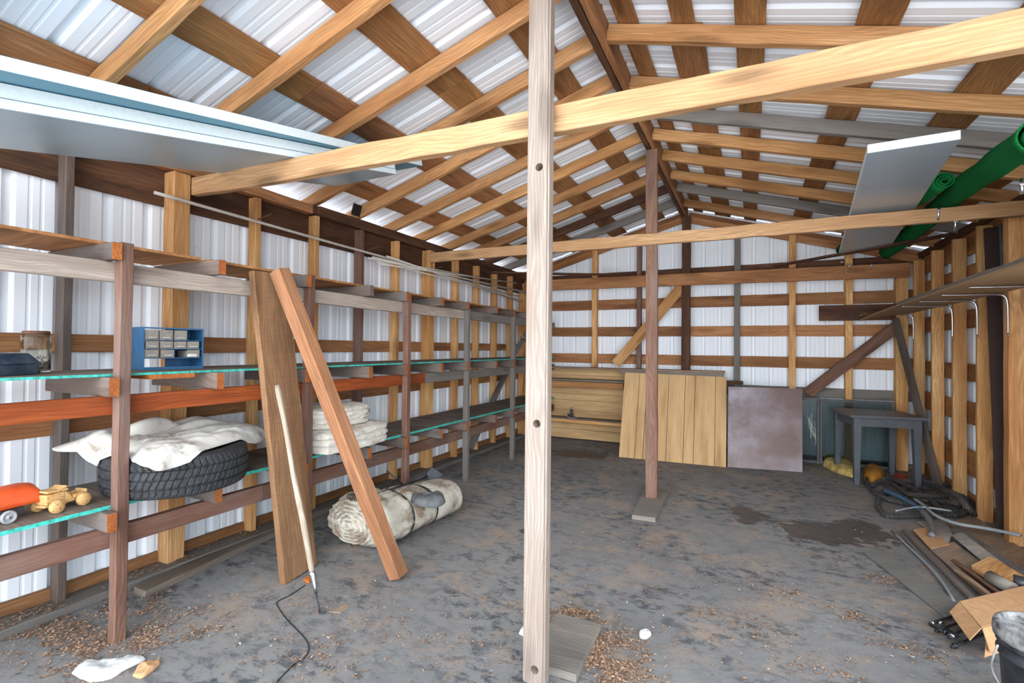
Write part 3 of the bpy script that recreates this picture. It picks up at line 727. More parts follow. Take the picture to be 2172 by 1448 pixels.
# tarp spread over the tyre, its rim following the photographed outline
def tyretarp():
    out = [pl(px_, py_, 0, X) for px_, py_, X in ((163,962,-3.02),(205,990,-2.88),(262,986,-2.735),(288,985,-2.62),(331,1000,-2.47),(372,992,-2.475),(420,975,-2.49),(500,947,-2.60),(556,938,-2.72),(566,915,-2.82))]
    out += [Vector((-2.96,2.10,.88)), Vector((-3.12,1.98,.88)), Vector((-3.19,1.7,.88)), Vector((-3.2,1.4,.88)), Vector((-3.14,1.2,.86))]
    c = Vector((-2.84, 1.62, 0)); bm = bmesh.new(); lp = smoothpath(out+[out[0]], 10)[:-1]; n = 160; L = len(lp); R_ = 40; rgs = []
    for i in range(R_+1):
        t = i/R_; rg = []
        for j in range(n):
            u = j*L/n; e = lp[int(u)].lerp(lp[(int(u)+1) % L], u % 1); p = Vector((c.x+(e.x-c.x)*t, c.y+(e.y-c.y)*t, 0))
            w1 = Vector((noise.noise(p*3.5), noise.noise(p*3.5+Vector((9,1,4))), 0))*.14
            f = ridged(Vector((p.x*1.9, p.y*.75, 0))+w1, 5.0, 2)*.6+ridged(p+w1, 11, 6)*.25
            lump = .075*math.exp(-(((p.x+3.02)/.10)**2+((p.y-1.82)/.15)**2)) + .05*math.exp(-(((p.x+2.98)/.12)**2+((p.y-1.34)/.12)**2))
            zi = .880+lump+.034*f; k = max(0, (t-.66)/.34)**1.8
            z = zi*(1-k)+e.z*k+.012*f*k
            d = (Vector((p.x, p.y))-Vector((-2.795,1.605))).length
            if d < .338: z = max(z, .8585 if d < .30 else .8585-.9*(d-.30))
            rg.append(bm.verts.new((p.x, p.y, z)))
        rgs.append(rg)
    for a_, b_ in zip(rgs, rgs[1:]):
        for j in range(n): bm.faces.new((a_[j], a_[(j+1)%n], b_[(j+1)%n], b_[j]))
    bmesh.ops.remove_doubles(bm, verts=bm.verts, dist=.0003)
    me = tomesh(bm, 'tarp', True); o = link('tarpaulin', me, M_TARPW)
    md = o.modifiers.new('thick', 'SOLIDIFY'); md.thickness = .004; md.offset = 1
    return o
tp = tag(tyretarp(), 'crumpled dirty white tarp spread on top of the tyre', 'tarp')
ge = pl(309, 904, 0, -2.86)
# upright folded hem with a brass eyelet
bm = bmesh.new(); A = []
for i in range(15):
    t_ = i/14; y = 1.36+.34*t_; hgt = .135*sin(pi*(.10+.82*t_))**.6
    A.append([bm.verts.new((-2.93+.035*sin(t_*5)-.03*k*k*(1 if k else 0)+.02*t_*k, y+.02*k, .868+hgt*k)) for k in (0,.25,.5,.75,1)]+[bm.verts.new((-2.995+.02*sin(t_*5), y+.03, .868+hgt*.92)), bm.verts.new((-3.02, y+.03, .87))])
for a_, b_ in zip(A, A[1:]):
    for j in range(6): bm.faces.new((a_[j], a_[j+1], b_[j+1], b_[j]))
hm = link('folded_hem', tomesh(bm, 'hem', True), M_TARPW, tp); md = hm.modifiers.new('t','SOLIDIFY'); md.thickness = .004; md2 = hm.modifiers.new('s','SUBSURF'); md2.levels = md2.render_levels = 2
M_BRASS = plain('brass', (150,120,70), .35, .9)
def eyelet(p, nrm, parent, r=.010):
    Me = frame(p, Vector(nrm).orthogonal(), nrm)
    return lathe('eyelet', [(r*.45,0),(r*.5,.002),(r*.75,.003),(r,.0015),(r,0)], M_BRASS, parent, Me, 20)
eyelet((-2.928, 1.47, .925), (1,-.25,.25), tp, .014)

# folded tarps, two bundles on the bottom shelf further back
def foldstack(name, outline, zb, zt, layers, mat, seed, amp=.012, slump=.0):
    bm = bmesh.new(); c = sum((Vector(p) for p in outline), Vector((0,0)))/len(outline); lp = smoothpath([Vector((*p,0)) for p in outline+[outline[0]]], 8)[:-1]; L = len(lp); n = 150; rgs = []
    V = layers*10
    def edge(j): u = j*L/n; return lp[int(u)].lerp(lp[(int(u)+1) % L], u % 1)
    for i in range(V+1):
        h = i/V; rg = []
        for j in range(n):
            e = edge(j); d = Vector((e.x-c.x, e.y-c.y, 0)); ph = h*layers; fr_ = ph % 1.0; ly = min(int(ph), layers-1)
            w1 = noise.noise(Vector((e.x*3, e.y*3, ly*5.3+seed)))
            out_ = sqrt(max(0, 1-(2*fr_-1)**2)) if i < V else 0
            wav = noise.noise(Vector((e.x*2.2, e.y*2.2, seed)))*.5
            r = 1-.10+.085*out_**.8+.07*w1
            z = zb+(zt-zb)*(h+.035*wav*4*h*(1-h)) - slump*h*max(0, d.y)
            p = c.to_3d()+d*r; p += d.normalized()*.012*noise.noise(Vector((e.x*16, e.y*16, h*9+seed)))
            rg.append(bm.verts.new((p.x, p.y, z)))
        rgs.append(rg)
    T = 20
    for q in range(1, T+1):
        t = 1-q/(T+1); rg = []
        for j in range(n):
            v = rgs[V][j].co; p = Vector((c.x+(v.x-c.x)*t, c.y+(v.y-c.y)*t, 0)); w1 = Vector((noise.noise(p*4), noise.noise(p*4+Vector((5,1,0))), 0))*.15
            f = ridged(Vector((p.x*1.4,p.y*.8,0))+w1, 5, seed)*.6+ridged(p+w1, 13, seed+3)*.25
            rg.append(bm.verts.new((p.x, p.y, zt+.016*(1-t)**.5+amp*f*(1-t**4))))
        rgs.append(rg)
    for a_, b_ in zip(rgs, rgs[1:]):
        for j in range(n): bm.faces.new((a_[j], a_[(j+1)%n], b_[(j+1)%n], b_[j]))
    bm.faces.new(rgs[0][::-1]); bm.faces.new(rgs[-1])
    return link(name, tomesh(bm, name, True), mat)
f1 = foldstack('folded_tarpaulin', [(-2.60,2.47),(-2.575,2.80),(-2.62,3.12),(-2.80,3.18),(-3.05,3.1),(-3.13,2.8),(-3.06,2.5),(-2.80,2.43)], .642, .79, 3, M_TARPW2, 5, .022)
tag(f1, 'folded white tarp on the bottom shelf, lower one of the pair', 'tarp', None)
f2 = foldstack('folded_tarpaulin', [(-2.68,2.50),(-2.66,2.75),(-2.70,2.98),(-2.90,3.02),(-3.1,2.9),(-3.12,2.6),(-2.9,2.44)], .808, .945, 4, M_TARPW2, 9, .018)
tag(f2, 'folded cream tarp with brass eyelet, on top of another folded tarp', 'tarp', None)
eyelet((-2.655, 2.93, .90), (1,.35,.05), f2, .013)

# rolled canvas bundle on the floor
def bundle():
    a = Vector((-2.46, 2.60, 0)); b_ = Vector((-2.32, 3.58, 0)); ax = (b_-a).normalized(); sd = Vector((ax.y, -ax.x, 0))
    bm = bmesh.new(); N, n = 44, 72; rgs = []
    for i in range(N+1):
        t = i/N; c = a.lerp(b_, t)
        w_ = .275-.10*t; h = .172-.040*t
        for ts in (.33,.62): w_ -= .028*math.exp(-((t-ts)/.03)**2); h -= .016*math.exp(-((t-ts)/.03)**2)
        if t < .06: k = .80+.20*(t/.06)**.5
        elif t > .93: k = .55+.45*((1-t)/.07)**.5
        else: k = 1
        rg = []
        for j in range(n):
            th = 2*pi*j/n; cx, cz = cos(th), sin(th)
            p = Vector((cx*2+i*.0, t*3.5, cz*2))
            wq = Vector((noise.noise(Vector((cx, t*4, cz))), 0, noise.noise(Vector((cx+4, t*4, cz)))))*.5
            f = ridged(Vector((cx*1.1, t*5, cz*1.1)), 1.3, 3)*.012+ridged(Vector((cx*3.0, t*1.6+cx, cz*3.0))+wq, 1.6, 6)*.013*(1.5 if t < .3 else .7)+ridged(Vector((cx*.8, t*6+cz*1.5, cz*.8))+wq, 2.2, 9)*.008
            rad = 1+ (f*3.2)*(1.5 if t < .35 else .7)
            x_ = abs(cx)**.85*(1 if cx > 0 else -1)*w_*k*rad; z_ = h+abs(cz)**.9*(1 if cz > 0 else -1)*h*k*(rad if cz > 0 else 1)
            rg.append(bm.verts.new(c+sd*x_+Vector((0,0,max(.004, z_)))))
        rgs.append(rg)
    for p_, q_ in zip(rgs, rgs[1:]):
        for j in range(n): bm.faces.new((p_[j], p_[(j+1)%n], q_[(j+1)%n], q_[j]))
    # spiral folded end
    for rg, c, s in ((rgs[0], a, -1), (rgs[-1], b_, 1)):
        prev = rg; hz = .172 if s < 0 else .132
        cc = c+Vector((0,0,hz))
        M_ = 30 if s < 0 else 5
        for q in range(1, M_+1):
            k = 1-q/(M_+1); r2 = []
            for j, v in enumerate(rg):
                th = 2*pi*j/n
                ph = (k*5.5+th/(2*pi)+.18*noise.noise(Vector((cos(th)*2.2, sin(th)*2.2, k*3)))) % 1.0
                dep = (.060*(1-abs(ph-.5)*2)**.8+.020*(1-k)+.008*noise.noise(Vector((cos(th)*3*k, sin(th)*3*k, 1))*2)) if s < 0 else .02*(1-k)
                r2.append(bm.verts.new(cc.lerp(v.co, k**.9)+ax*s*(dep*1.2-.004)))
            for j in range(n): bm.faces.new((prev[j], prev[(j+1)%n], r2[(j+1)%n], r2[j]))
            prev = r2
        bm.faces.new(prev)
    return tomesh(bm, 'bundle', True), a, b_, ax, sd
me, ba, bb, ax, sd = bundle()
bd = tag(link('canvas_bundle', me, M_CANVAS), 'rolled dirty canvas bundle strapped with black bands on the floor', 'canvas bundle')
for t_, wk in ((.33,.236),(.62,.198)):
    c = ba.lerp(bb, t_); h = .158-.040*t_+.004
    tube('strap', [c+sd*(wk*.99*abs(cos(q))**.85*(1 if cos(q) > 0 else -1))+Vector((0,0,max(.006, h+h*1.07*sin(q)))) for q in [2*pi*k/28 for k in range(29)]], .008, M_STRAP, bd, 6, 2)
c = ba - ax*.02
tube('strap', [c-sd*.03+Vector((0,0,.34)), c-sd*.045-ax*.02+Vector((0,0,.24)), c-sd*.035-ax*.032+Vector((0,0,.10)), c-sd*.0-ax*.01+Vector((0,0,.012))], .0045, M_STRAP, bd)
for k in range(4):
    tube('loose_cord', [c+sd*(-.06+.02*k)+Vector((0,0,.33)), c+sd*(-.05+.03*k)-ax*.015+Vector((0,0,.365)), c+sd*(-.02+.02*k)+ax*.05+Vector((0,0,.36))], .004, M_STRAP, bd)
# bent metal frame and shovel-like vane lying on the bundle
fr = tag(empty('metal_frame', (-2.62, 3.4, .1)), 'tangled rusty metal rods with a grey vane lying behind the canvas bundle', 'metal frame')
def rp_(a, b, r=.006, mt=M_DKSTEEL, nm='rod'): return rod(nm, a, b, r, mt, fr)
def q_(x, y, X): return pl(x, y, 0, X)
rp_(q_(820,998,-2.62), q_(860,1032,-2.50)); rp_(q_(800,1047,-2.40), q_(905,1012,-2.40), .007); rp_(q_(801,1054,-2.42), q_(920,1004,-2.55), .005)
rp_(q_(815,1020,-2.45), q_(830,1062,-2.38), .008); rp_(q_(808,1045,-2.44), q_(845,1015,-2.56), .005); rp_(q_(865,1030,-2.5), q_(912,1000,-2.52), .012, M_GREYPL)
rp_(q_(872,1040,-2.5), q_(918,1030,-2.5), .010, M_DKSTEEL)
v0 = [q_(905,1003,-2.5), q_(916,990,-2.5), q_(937,1008,-2.46), q_(915,1022,-2.46)]
slab('vane', v0, .006, M_GREYPL, fr)
# grey cloth roll on top
o = puff('grey_rag', [zpt(*p, .28) for p in ((868,1052),(915,1052),(938,1048),(944,1062),(920,1072),(880,1066))], .262, .315, plain('grey_cloth', (116,118,120), .8, var=.3, scale=12), .014, 4, 14, .6, n=48, rings=12)
tag(o, 'rolled dark grey rag lying on the canvas bundle', 'rag')

# planks leaning on the shelves
def leanboard(name, bf, bb_, tf, T, mat, lab, cat):
    """bottom front, bottom back and top front corners of the wide face"""
    bf, bb_, tf = Vector(bf), Vector(bb_), Vector(tf); w_ = (bb_-bf).length; ax_ = (tf-bf).normalized(); y = (bb_-bf); y = (y-ax_*y.dot(ax_)).normalized()
    n = ax_.cross(y).normalized()
    if n.x < 0: n = -n
    c = (bf+tf)/2+y*w_/2-n*T/2
    M = frame(c, ax_, n)
    o = link(name, plankmesh((tf-bf).length, w_, T, ch=.004), mat, None, M); return tag(o, lab, cat)
leanboard('leaning_plank', (-2.435,2.005,.004), (-2.46,2.265,.004), (-2.615,1.900,1.835), .042, M_LEAN, 'wide rough brown plank leaning against the shelves', 'plank')
A, B = Vector((-1.90, 2.36, .035)), Vector((-2.555, 2.035, 1.835))
axd = (B-A).normalized(); vd = (CAM-(A+B)/2); vd = (vd-axd*vd.dot(axd)).normalized(); sdv = axd.cross(vd)
up = (vd+sdv*(.9)).normalized()
o = link('leaning_post', plankmesh((B-A).length+.03, .088, .088, ch=.005), M_REDW, None, frame((A+B)/2, B-A, up)); tag(o, 'square reddish post leaning at an angle across the shelves', 'post')
# long handled weeding hoe
hb = Vector((-2.03, 1.885, .01)); ht = pl(588, 817, 0, -2.38); hx = (ht-hb).normalized()
o = tag(empty('weeding_hoe', hb), 'old hoe with worn wooden handle leaning on the wide plank', 'hoe')
a0 = hb+hx*.19
bm = bmesh.new(); L = (ht-a0).length; tubem(bm, smoothpath([(-L/2,0,0),(-L/4,.0,.004),(0,0,-.004),(L/4,0,.003),(L/2,0,0)], 6), lambda t: .0155+.002*sin(t*7)-(.004 if t > .985 else 0)-(.002*(1-t)), 14)
link('handle', tomesh(bm, 'handle', True), wood('worn_handle', (200,186,168), (172,156,138), (128,110,92), knots=0, var=.02, blotch=.5), o, frame((a0+ht)/2, hx))
lathe('ferrule', [(0,0),(.009,0),(.0105,.03),(.0165,.10),(.0168,.115),(0,.116)], M_STEEL, o, frame(hb+hx*.085, hx.orthogonal(), hx), 20)
tube('blade_hook', [hb+hx*.10, hb+hx*.05, hb+Vector((.012,-.01,.012)), hb+Vector((.03,-.02,.004)), hb+Vector((.055,-.005,.006))], .0045, M_DKSTEEL, o, 8)
# ================================================================ overhead things
def twotone(o, side):
    o.data.materials.append(side)
    for p in o.data.polygons:
        if abs(p.normal.z) < .5: p.material_index = 1
M_FOAMF = plain('foam_face_shaded', (150,172,184), .32, var=.06, scale=3, bump=.03); M_FOAMS = plain('foam_edge', (228,242,246), .7, var=.04, scale=60)  # blue-grey film face with the underside shade put into its colour
M_FOAMB = plain('foam_face_blue', (104,160,184), .5, var=.06, scale=3); M_FOAMSIL = plain('foam_face_silver', (164,178,190), .25, .25, var=.06, scale=2, bump=.03)
def fz(y): return 2.440+.215*(y-1.844)
def foam(x0, x1, x0f, x1f, ya, yb, off, T, mat, lab):
    o = slab('foam_sheet', [(x0,ya,fz(ya)+off), (x1,ya,fz(ya)+off), (x1f,yb,fz(yb)+off), (x0f,yb+.03,fz(yb+.03)+off)], T, mat); twotone(o, M_FOAMS)
    return tag(o, lab, 'foam sheet')
foam(-2.93, -2.31, -2.93, -2.31, .25, 2.80, 0, .037, M_FOAMF, 'lowest white foam board of the stack under the left roof')
foam(-2.96, -2.315, -2.90, -2.312, .15, 2.79, .039, .052, M_FOAMF, 'middle white foam board of the stack under the left roof')
N3 = Vector((0,-.215,1)); P3 = Vector((-2.31,1.844,2.440+.095))
e0, e1 = hit(0,149,P3,N3), hit(896,352,P3,N3); dd = (e1-e0).normalized(); pd = Vector((-dd.y, dd.x, 0)); pd.z = .215*pd.y
o = slab('foam_sheet', [e0-dd*.4, e1, e1+pd*.50, e0-dd*.4+pd*.50], .05, M_FOAMB); twotone(o, M_FOAMS); tag(o, 'top foam board of the left stack, turned outward showing its blue face', 'foam sheet')
# foam board on the right over the second tie beam
q = [pl(1840,325,2,2.50), pl(2038,295,2,2.50), pl(1888,525,2,2.47), pl(1780,540,2,2.47)]
o = slab('foam_sheet', q, .05, M_FOAMSIL); twotone(o, M_FOAMS); tag(o, 'silver faced foam board lying over the beams at upper right', 'foam sheet')
# artificial turf rolls
b = NB('green_turf'); v = b.vec(False); n = b.noise(v, 120, 3, .8)
M_TURF = b.out(b.mix(n, srgb((10,70,34)), srgb((30,138,72))), .95, spec=.1, bump=n, bs=1.0, bd=.006)
def roll(name, path, R, seed=1, squash=.9):
    P_ = smoothpath([Vector(p) for p in path], 8); c0 = sum(P_, Vector())/len(P_); bm = bmesh.new()
    turns = 2.6; N = 150; outer = []
    for i in range(N+1):
        t = i/N; th = -t*turns*2*pi+2.2; r = R*(.30+.70*t); outer.append((r*cos(th), r*sin(th)*squash))
    cols = []
    for k, p in enumerate(P_):
        tn = (P_[min(k+1,len(P_)-1)]-P_[max(k-1,0)]).normalized(); sdx = Vector((0,0,1)).cross(tn).normalized(); upv = tn.cross(sdx); s = 1+.05*sin(k*.9+seed)
        cols.append([bm.verts.new(p-c0+sdx*y*s+upv*z*s) for y, z in outer])
    for p_, q_ in zip(cols, cols[1:]):
        for j in range(N): bm.faces.new((p_[j], p_[j+1], q_[j+1], q_[j]))
    o = link(name, tomesh(bm, name, True), M_TURF, None, Matrix.Translation(c0)); md = o.modifiers.new('t', 'SOLIDIFY'); md.thickness = .010; md.offset = -1
    return o
ra = roll('turf_roll', [(1.22, 3.1, 2.42), (1.30, 3.8, 2.50), (1.37, 4.6, 2.568), (1.42, 5.8, 2.56), (1.44, 7.0, 2.558)], .098, 2); tag(ra, 'large roll of green artificial turf at the upper right edge', 'turf roll')
rb_ = roll('turf_roll', [(1.20, 4.30, 2.575), (1.13, 5.2, 2.60), (.99, 6.95, 2.605)], .075, 5); tag(rb_, 'smaller roll of green artificial turf half behind the silver foam board', 'turf roll')
# anchor bolts hanging at the beams
BL = [((1993,433),(1989,467),4.62),((2027,466),(2026,489),4.65),((1926,486),(1924,516),6.02),((2168,378),(2167,412),3.5),((1787,541),(1787,552),7.0),((1806,552),(1806,565),6.9),((1855,548),(1854,565),6.9)]
for i, (p, q_, y) in enumerate(BL):
    a, c = pl(*p, 1, y), pl(*q_, 1, y); 
    if i >= 4: a = Vector((a.x, 7.046, 2.44 if i > 4 else 2.462)); c = Vector((c.x, 7.046, c.z))
    if i == 1: a = Vector((a.x, 4.65, 2.40)); c = pl(*q_, 1, 4.65)
    where = ['hooked over the second tie beam','poking out below the second tie beam','hanging below the dark lath near the corner','at the far upper right edge','at the low corner of the silver foam board','first of two over the back beam','second of two over the back beam'][i]
    o = rod('threaded_bolt', a, c, .0085 if i < 4 else .006, M_STEEL); tag(o, f'zinc bolt {where}', 'bolt', 'bolts hanging from the beams')
    bx('nut', (-.012,-.012,-.006), (.012,.012,.006), M_STEEL, o, Matrix.Translation(a.lerp(c,.38)), .002)
s = [pl(1793,553,1,7.04), pl(1795,575,1,7.03), pl(1790,600,1,7.04), pl(1791,622,1,7.03), pl(1796,636,1,7.03)]
tag(tube('string', s, .004, plain('twine', (196,168,124), .9), None, 6), 'frayed tan string hanging from the back beam', 'string')
# conduit pipes on the left wall
pa = pl(327,408,0,-3.205); pb = Vector((-3.195, 4.3, 2.245)); pc = Vector((-3.19, 6.9, 2.125))
o = tube('conduit_pipe', [pa, pa.lerp(pb,.5), pb, pc], .0105, M_PVC, None, 10, 8); tag(o, 'long white conduit pipe running along the left wall under the roof', 'pipe')
for i, (p, q_, X) in enumerate([((790,545),(1118,622),-3.17),((795,549),(1112,618),-3.15),((800,555),(1100,628),-3.165),((802,559),(1095,600),-3.13),((820,543),(1105,640),-3.14),((782,547),(1060,596),-3.18)]):
    a, c = pl(*p, 0, X), pl(*q_, 0, X-.03)
    o = rod('conduit_pipe', a, c, .0085, M_PVC); tag(o, 'thin grey conduit pipe in the bundle nailed to the left wall', 'pipe', 'bundle of thin conduit pipes')
for (p, X, lab) in (((556,462),-3.2,'by the third stud'),((783,530),-3.2,'by the fifth stud'),((927,570),-3.17,'under the conduit bundle'),((1030,598),-3.17,'at the far end of the conduit bundle')):
    c = pl(*p, 0, X); o = rod('nail_hook', (-3.33, c.y, c.z-.02), (-3.11, c.y+.015, c.z+.025), .004, M_RUST); tag(o, f'long rusty nail holding the conduit {lab}', 'nail', 'long nails holding the conduit')
c = pl(757, 460, 0, -3.24); o = bx('bracket_plate', (-.004,-.055,-.03), (.004,.055,.075), M_DKSTEEL, None, Matrix.Translation(c+Vector((.02,-.03,.03))) @ Matrix.Rotation(.3, 4, 'Y')); tag(o, 'small dark metal angle plate at the foot of a left rafter', 'bracket')

# ================================================================ right wall shelf
ws = tag(empty('wall_shelf', (1.5, 5.2, 1.84)), 'particle board wall shelf on five chrome brackets at the right wall', 'shelf')
bm = bmesh.new(); NY, NX = 48, 6; top, bot = [], []
for i in range(NY+1):
    t = i/NY; y = 2.7+4.42*t; xf = 1.235+.07*min(1, max(0,(y-3.3)/3)); s = max(0, (y-5.9)/1.22); 
    if y > 5.9: xf -= .12*s*s
    rt, rb2 = [], []
    for j in range(NX+1):
        u = j/NX; x = xf+(1.688-xf)*u; z = 1.842-.085*s*s*(1-u)**1.2+.002*sin(y*2)
        rt.append(bm.verts.new((x, y, z+.016))); rb2.append(bm.verts.new((x, y, z)))
    top.append(rt); bot.append(rb2)
for i in range(NY):
    for j in range(NX):
        bm.faces.new((top[i][j], top[i][j+1], top[i+1][j+1], top[i+1][j])); bm.faces.new((bot[i][j], bot[i+1][j], bot[i+1][j+1], bot[i][j+1]))
    bm.faces.new((top[i][0], top[i+1][0], bot[i+1][0], bot[i][0])); bm.faces.new((top[i][NX], bot[i][NX], bot[i+1][NX], top[i+1][NX]))
for E_ in (0, NY):
    for j in range(NX): bm.faces.new((top[E_][j], bot[E_][j], bot[E_][j+1], top[E_][j+1]))
link('shelf_board', tomesh(bm, 'sb'), M_PARTICLE, ws)
for y in (4.27, 4.79, 5.33, 5.88, 7.09):
    zt = 1.836; br = empty('bracket', (1.69, y, 1.7), ws)
    tube('arm', [(1.31,y-.006,zt-.006),(1.45,y-.006,zt-.009),(1.63,y-.006,zt-.013),(1.672,y-.006,zt-.03),(1.686,y-.006,zt-.07),(1.690,y-.006,1.68),(1.690,y-.006,1.53)], lambda t: .0042+.006*sin(pi*t), M_STEEL, br, 8)
    tube('arm', [(1.34,y+.008,zt-.006),(1.45,y+.008,zt-.009),(1.63,y+.008,zt-.011),(1.676,y+.008,zt-.026),(1.692,y+.008,zt-.06),(1.694,y+.008,1.68),(1.694,y+.008,1.56)], lambda t: .004+.004*sin(pi*t), M_STEEL, br, 8)
    lathe('screw', [(0,0),(.009,0),(.007,.006),(0,.008)], M_STEEL, br, frame((1.698, y, 1.525), (0,1,0), (-1,0,0)), 12)
o = board('split_board', (1.275, 2.7, 1.875), (1.36, 6.15, 1.874), .085, .028, M_GREYB, jit=.004, taper=.8); tag(o, 'cracked grey board lying along the edge of the wall shelf', 'board')
STRAW = plain('straw', (196,176,120), .9, var=.3, scale=40)
def litter(name, pts, n, spread, L, mat, seed, hgt=.02, w_=.003):
    bm = bmesh.new(); rr = random.Random(seed)
    for i in range(n):
        c = Vector(rr.choice(pts))+Vector((rr.gauss(0,spread), rr.gauss(0,spread), abs(rr.gauss(0,hgt))))
        a = rr.uniform(0, pi); e = rr.uniform(-.4,.4); d = Vector((cos(a)*cos(e), sin(a)*cos(e), sin(e)))*L*rr.uniform(.4,1.2); s_ = Vector((-sin(a), cos(a), rr.uniform(-.3,.3)))*w_*rr.uniform(.5,1.8)
        q4 = [bm.verts.new(c+k) for k in (-d-s_, d-s_*.6, d+s_, -d+s_*.7)]
        for v_ in q4: v_.co.z = max(v_.co.z, Vector(pts[0]).z-.01 if pts[0][2] > .3 else .002)
        bm.faces.new(q4)
    return link(name, tomesh(bm, name), mat)
nb = pl(1845, 666, 1, 7.0)
tag(litter('straw_nest', [tuple(nb+Vector((dx,0,-.02))) for dx in (-.06,-.03,0,.04,.08)], 420, .025, .022, STRAW, 4, .02), 'tuft of dry straw on the far end of the wall shelf', 'straw', kind='stuff')
# strips leaning between the studs
M_BRN = plain('brown_siding', (50,32,28), .85, var=.1, scale=6)
a, c = pl(2108, 1160, 1, 4.99), pl(2103, 482, 1, 5.12); c2 = Vector((1.70, 5.12, c.z))
a = fl(2128, 1150); a.x = 1.735; a.y = 4.93
o = board('siding_strip', (1.752, 5.02, .01), (1.735, 5.20, 2.40), .085, .012, M_BRN, (-.2,-1,0), jit=0); tag(o, 'dark brown siding strip leaning between the right wall studs', 'strip')
o = board('flashing_strip', (1.795, 5.03, .01), (1.79, 5.21, 2.42), .022, .02, M_GREYPL, (-.2,-1,0), jit=0); tag(o, 'grey metal flashing strip beside the brown siding strip', 'strip')

# ================================================================ back of the shed
cbk = tag(empty('built_in_cabinet', (-2.0, 7.0, 0)), 'open tan beadboard cabinet with shelves along the back wall', 'cabinet')
bx('back_board', (-3.1, 7.15, .02), (-1.05, 7.17, 1.09), M_BEAD, cbk, None, .001)
for z in (.16, .34, .45, .60, .70, .98, 1.04): bx('groove', (-3.1, 7.1485, z), (-1.05, 7.1502, z+.004), M_DARK, cbk, None, 0)
bx('top_board', (-3.15, 6.93, 1.09), (-.30, 7.19, 1.112), M_LOOSE, cbk, None, .002)
bx('front_trim', (-1.65, 6.92, 1.035), (-.30, 6.94, 1.088), M_GREYB, cbk, None, .002)
beam('shelf_board', (-3.1, 6.93, .905), (-1.58, 7.145, .935), M_PLY, cbk); beam('rail', (-3.1, 6.95, .815), (-1.62, 6.99, .90), M_PURLIN, cbk)
bx('shelf_board', (-3.1, 6.95, .335), (-1.60, 7.145, .352), M_PLY, cbk, None, .001); beam('rail', (-3.1, 6.93, .29), (-1.60, 6.97, .334), M_STUD, cbk)
beam('side_post', (-1.60, 6.95, .0), (-1.555, 7.145, 1.035), M_GREYB, cbk)
# drill and its cable on the cabinet shelf
dp = pl(1212, 885, 1, 7.03); dp.z = .353
dr = tag(empty('cordless_drill', dp), 'black power drill standing on the cabinet shelf at the back', 'drill')
rod('chuck', dp+Vector((0,0,.02)), dp+Vector((0,0,.115)), .018, M_BLACK, dr, 14); rod('bit_holder', dp+Vector((0,0,.115)), dp+Vector((0,0,.15)), .011, M_STEEL, dr, 12)
bx('motor_housing', (-.055,-.03,0), (.03,.03,.05), M_BLACK, dr, Matrix.Translation(dp), .012)
o = tube('white_cable', [pl(x,y,1,6.97) for x,y in ((1209,869),(1201,872),(1201,880),(1208,885),(1218,886),(1230,882))], .0028, M_PVC, None, 6); 
for v_ in o.data.vertices: pass
tag(o, 'thin white cable coiled in front of the black drill', 'cable')
# tan grooved panel
def panel(name, bl, br, tr, tl, T, mat, lab, cat):
    bl, br, tr, tl = map(Vector, (bl, br, tr, tl)); n = (br-bl).cross(tl-bl).normalized()
    if n.y > 0: n = -n
    M = frame((bl+br+tr+tl)/4, br-bl, n); Mi = M.inverted(); bm = bmesh.new(); lo = [Mi@p for p in (bl,br,tr,tl)]
    a_ = [bm.verts.new((p.x,p.y,0)) for p in lo]; b_ = [bm.verts.new((p.x,p.y,-T)) for p in lo]; bm.faces.new(a_); bm.faces.new(b_[::-1])
    for i in range(4): bm.faces.new((a_[i],a_[(i+1)%4],b_[(i+1)%4],b_[i]))
    o = link(name, tomesh(bm, name), mat, None, M); tag(o, lab, cat); return o, M, lo
BL_, BR_ = fl(1313,969), fl(1540,991); TLy = 6.84
TL_, TR_ = pl(1326,790,1,TLy), pl(1541,798,1,TLy+.03)
M_BEADV = wood('tan_panel_upright', (226,188,140), (208,170,122), (176,138,98), knots=.1, var=.03, grain=.5, blotch=.15, axis='Y', con=.35)
pn, Mp_, lo = panel('grooved_panel', BL_, BR_, TR_, TL_, .016, M_BEADV, 'square tan grooved wood panel leaning behind the slim post', 'panel')
for f_ in (.155,.235,.455,.615,.71,.90):
    a_ = lo[0].lerp(lo[1], f_); b2 = lo[3].lerp(lo[2], f_); a_ = Vector((a_.x,a_.y,0)); b2 = Vector((b2.x,b2.y,0)); mid_ = (a_+b2)/2
    L_ = (b2-a_).length
    link('groove', plankmesh(L_*.995, .006, .0012, 0, .0003, seg=1), M_DARK, pn, Mp_ @ frame(mid_+Vector((0,0,.0002)), b2-a_, (0,0,1)))
BL2, BR2 = fl(1543,990), fl(1702,1001); TL2, TR2 = pl(1545,820,1,6.72), pl(1702,824,1,6.86)
b = NB('brown_hardboard'); v = b.vec(); n = b.noise(v, 3.2, 7, .75); s2_ = b.noise(v, 1.3, 3)
gl = b.ramp(n, [(.35,(124,110,112)),(.62,(176,168,178))])
M_HARD = b.out(b.mix(b.ramp(s2_, [(.35,(0,0,0,1)),(.65,(1,1,1,1))]), srgb((122,102,98)), gl), b.n('MapRange', {0: n, 3: .55, 4: .25}).outputs[0], spec=.5)
panel('hardboard_panel', BL2, BR2, TR2, TL2, .012, M_HARD, 'greyish brown hardboard panel leaning at the back, right of the tan panel', 'panel')
beam_ = beam('backing_timber', (-.28, 7.12, .94), (-.08, 7.19, .985), M_DARK); tag(beam_, 'short brown timber standing behind the hardboard panel', 'timber')
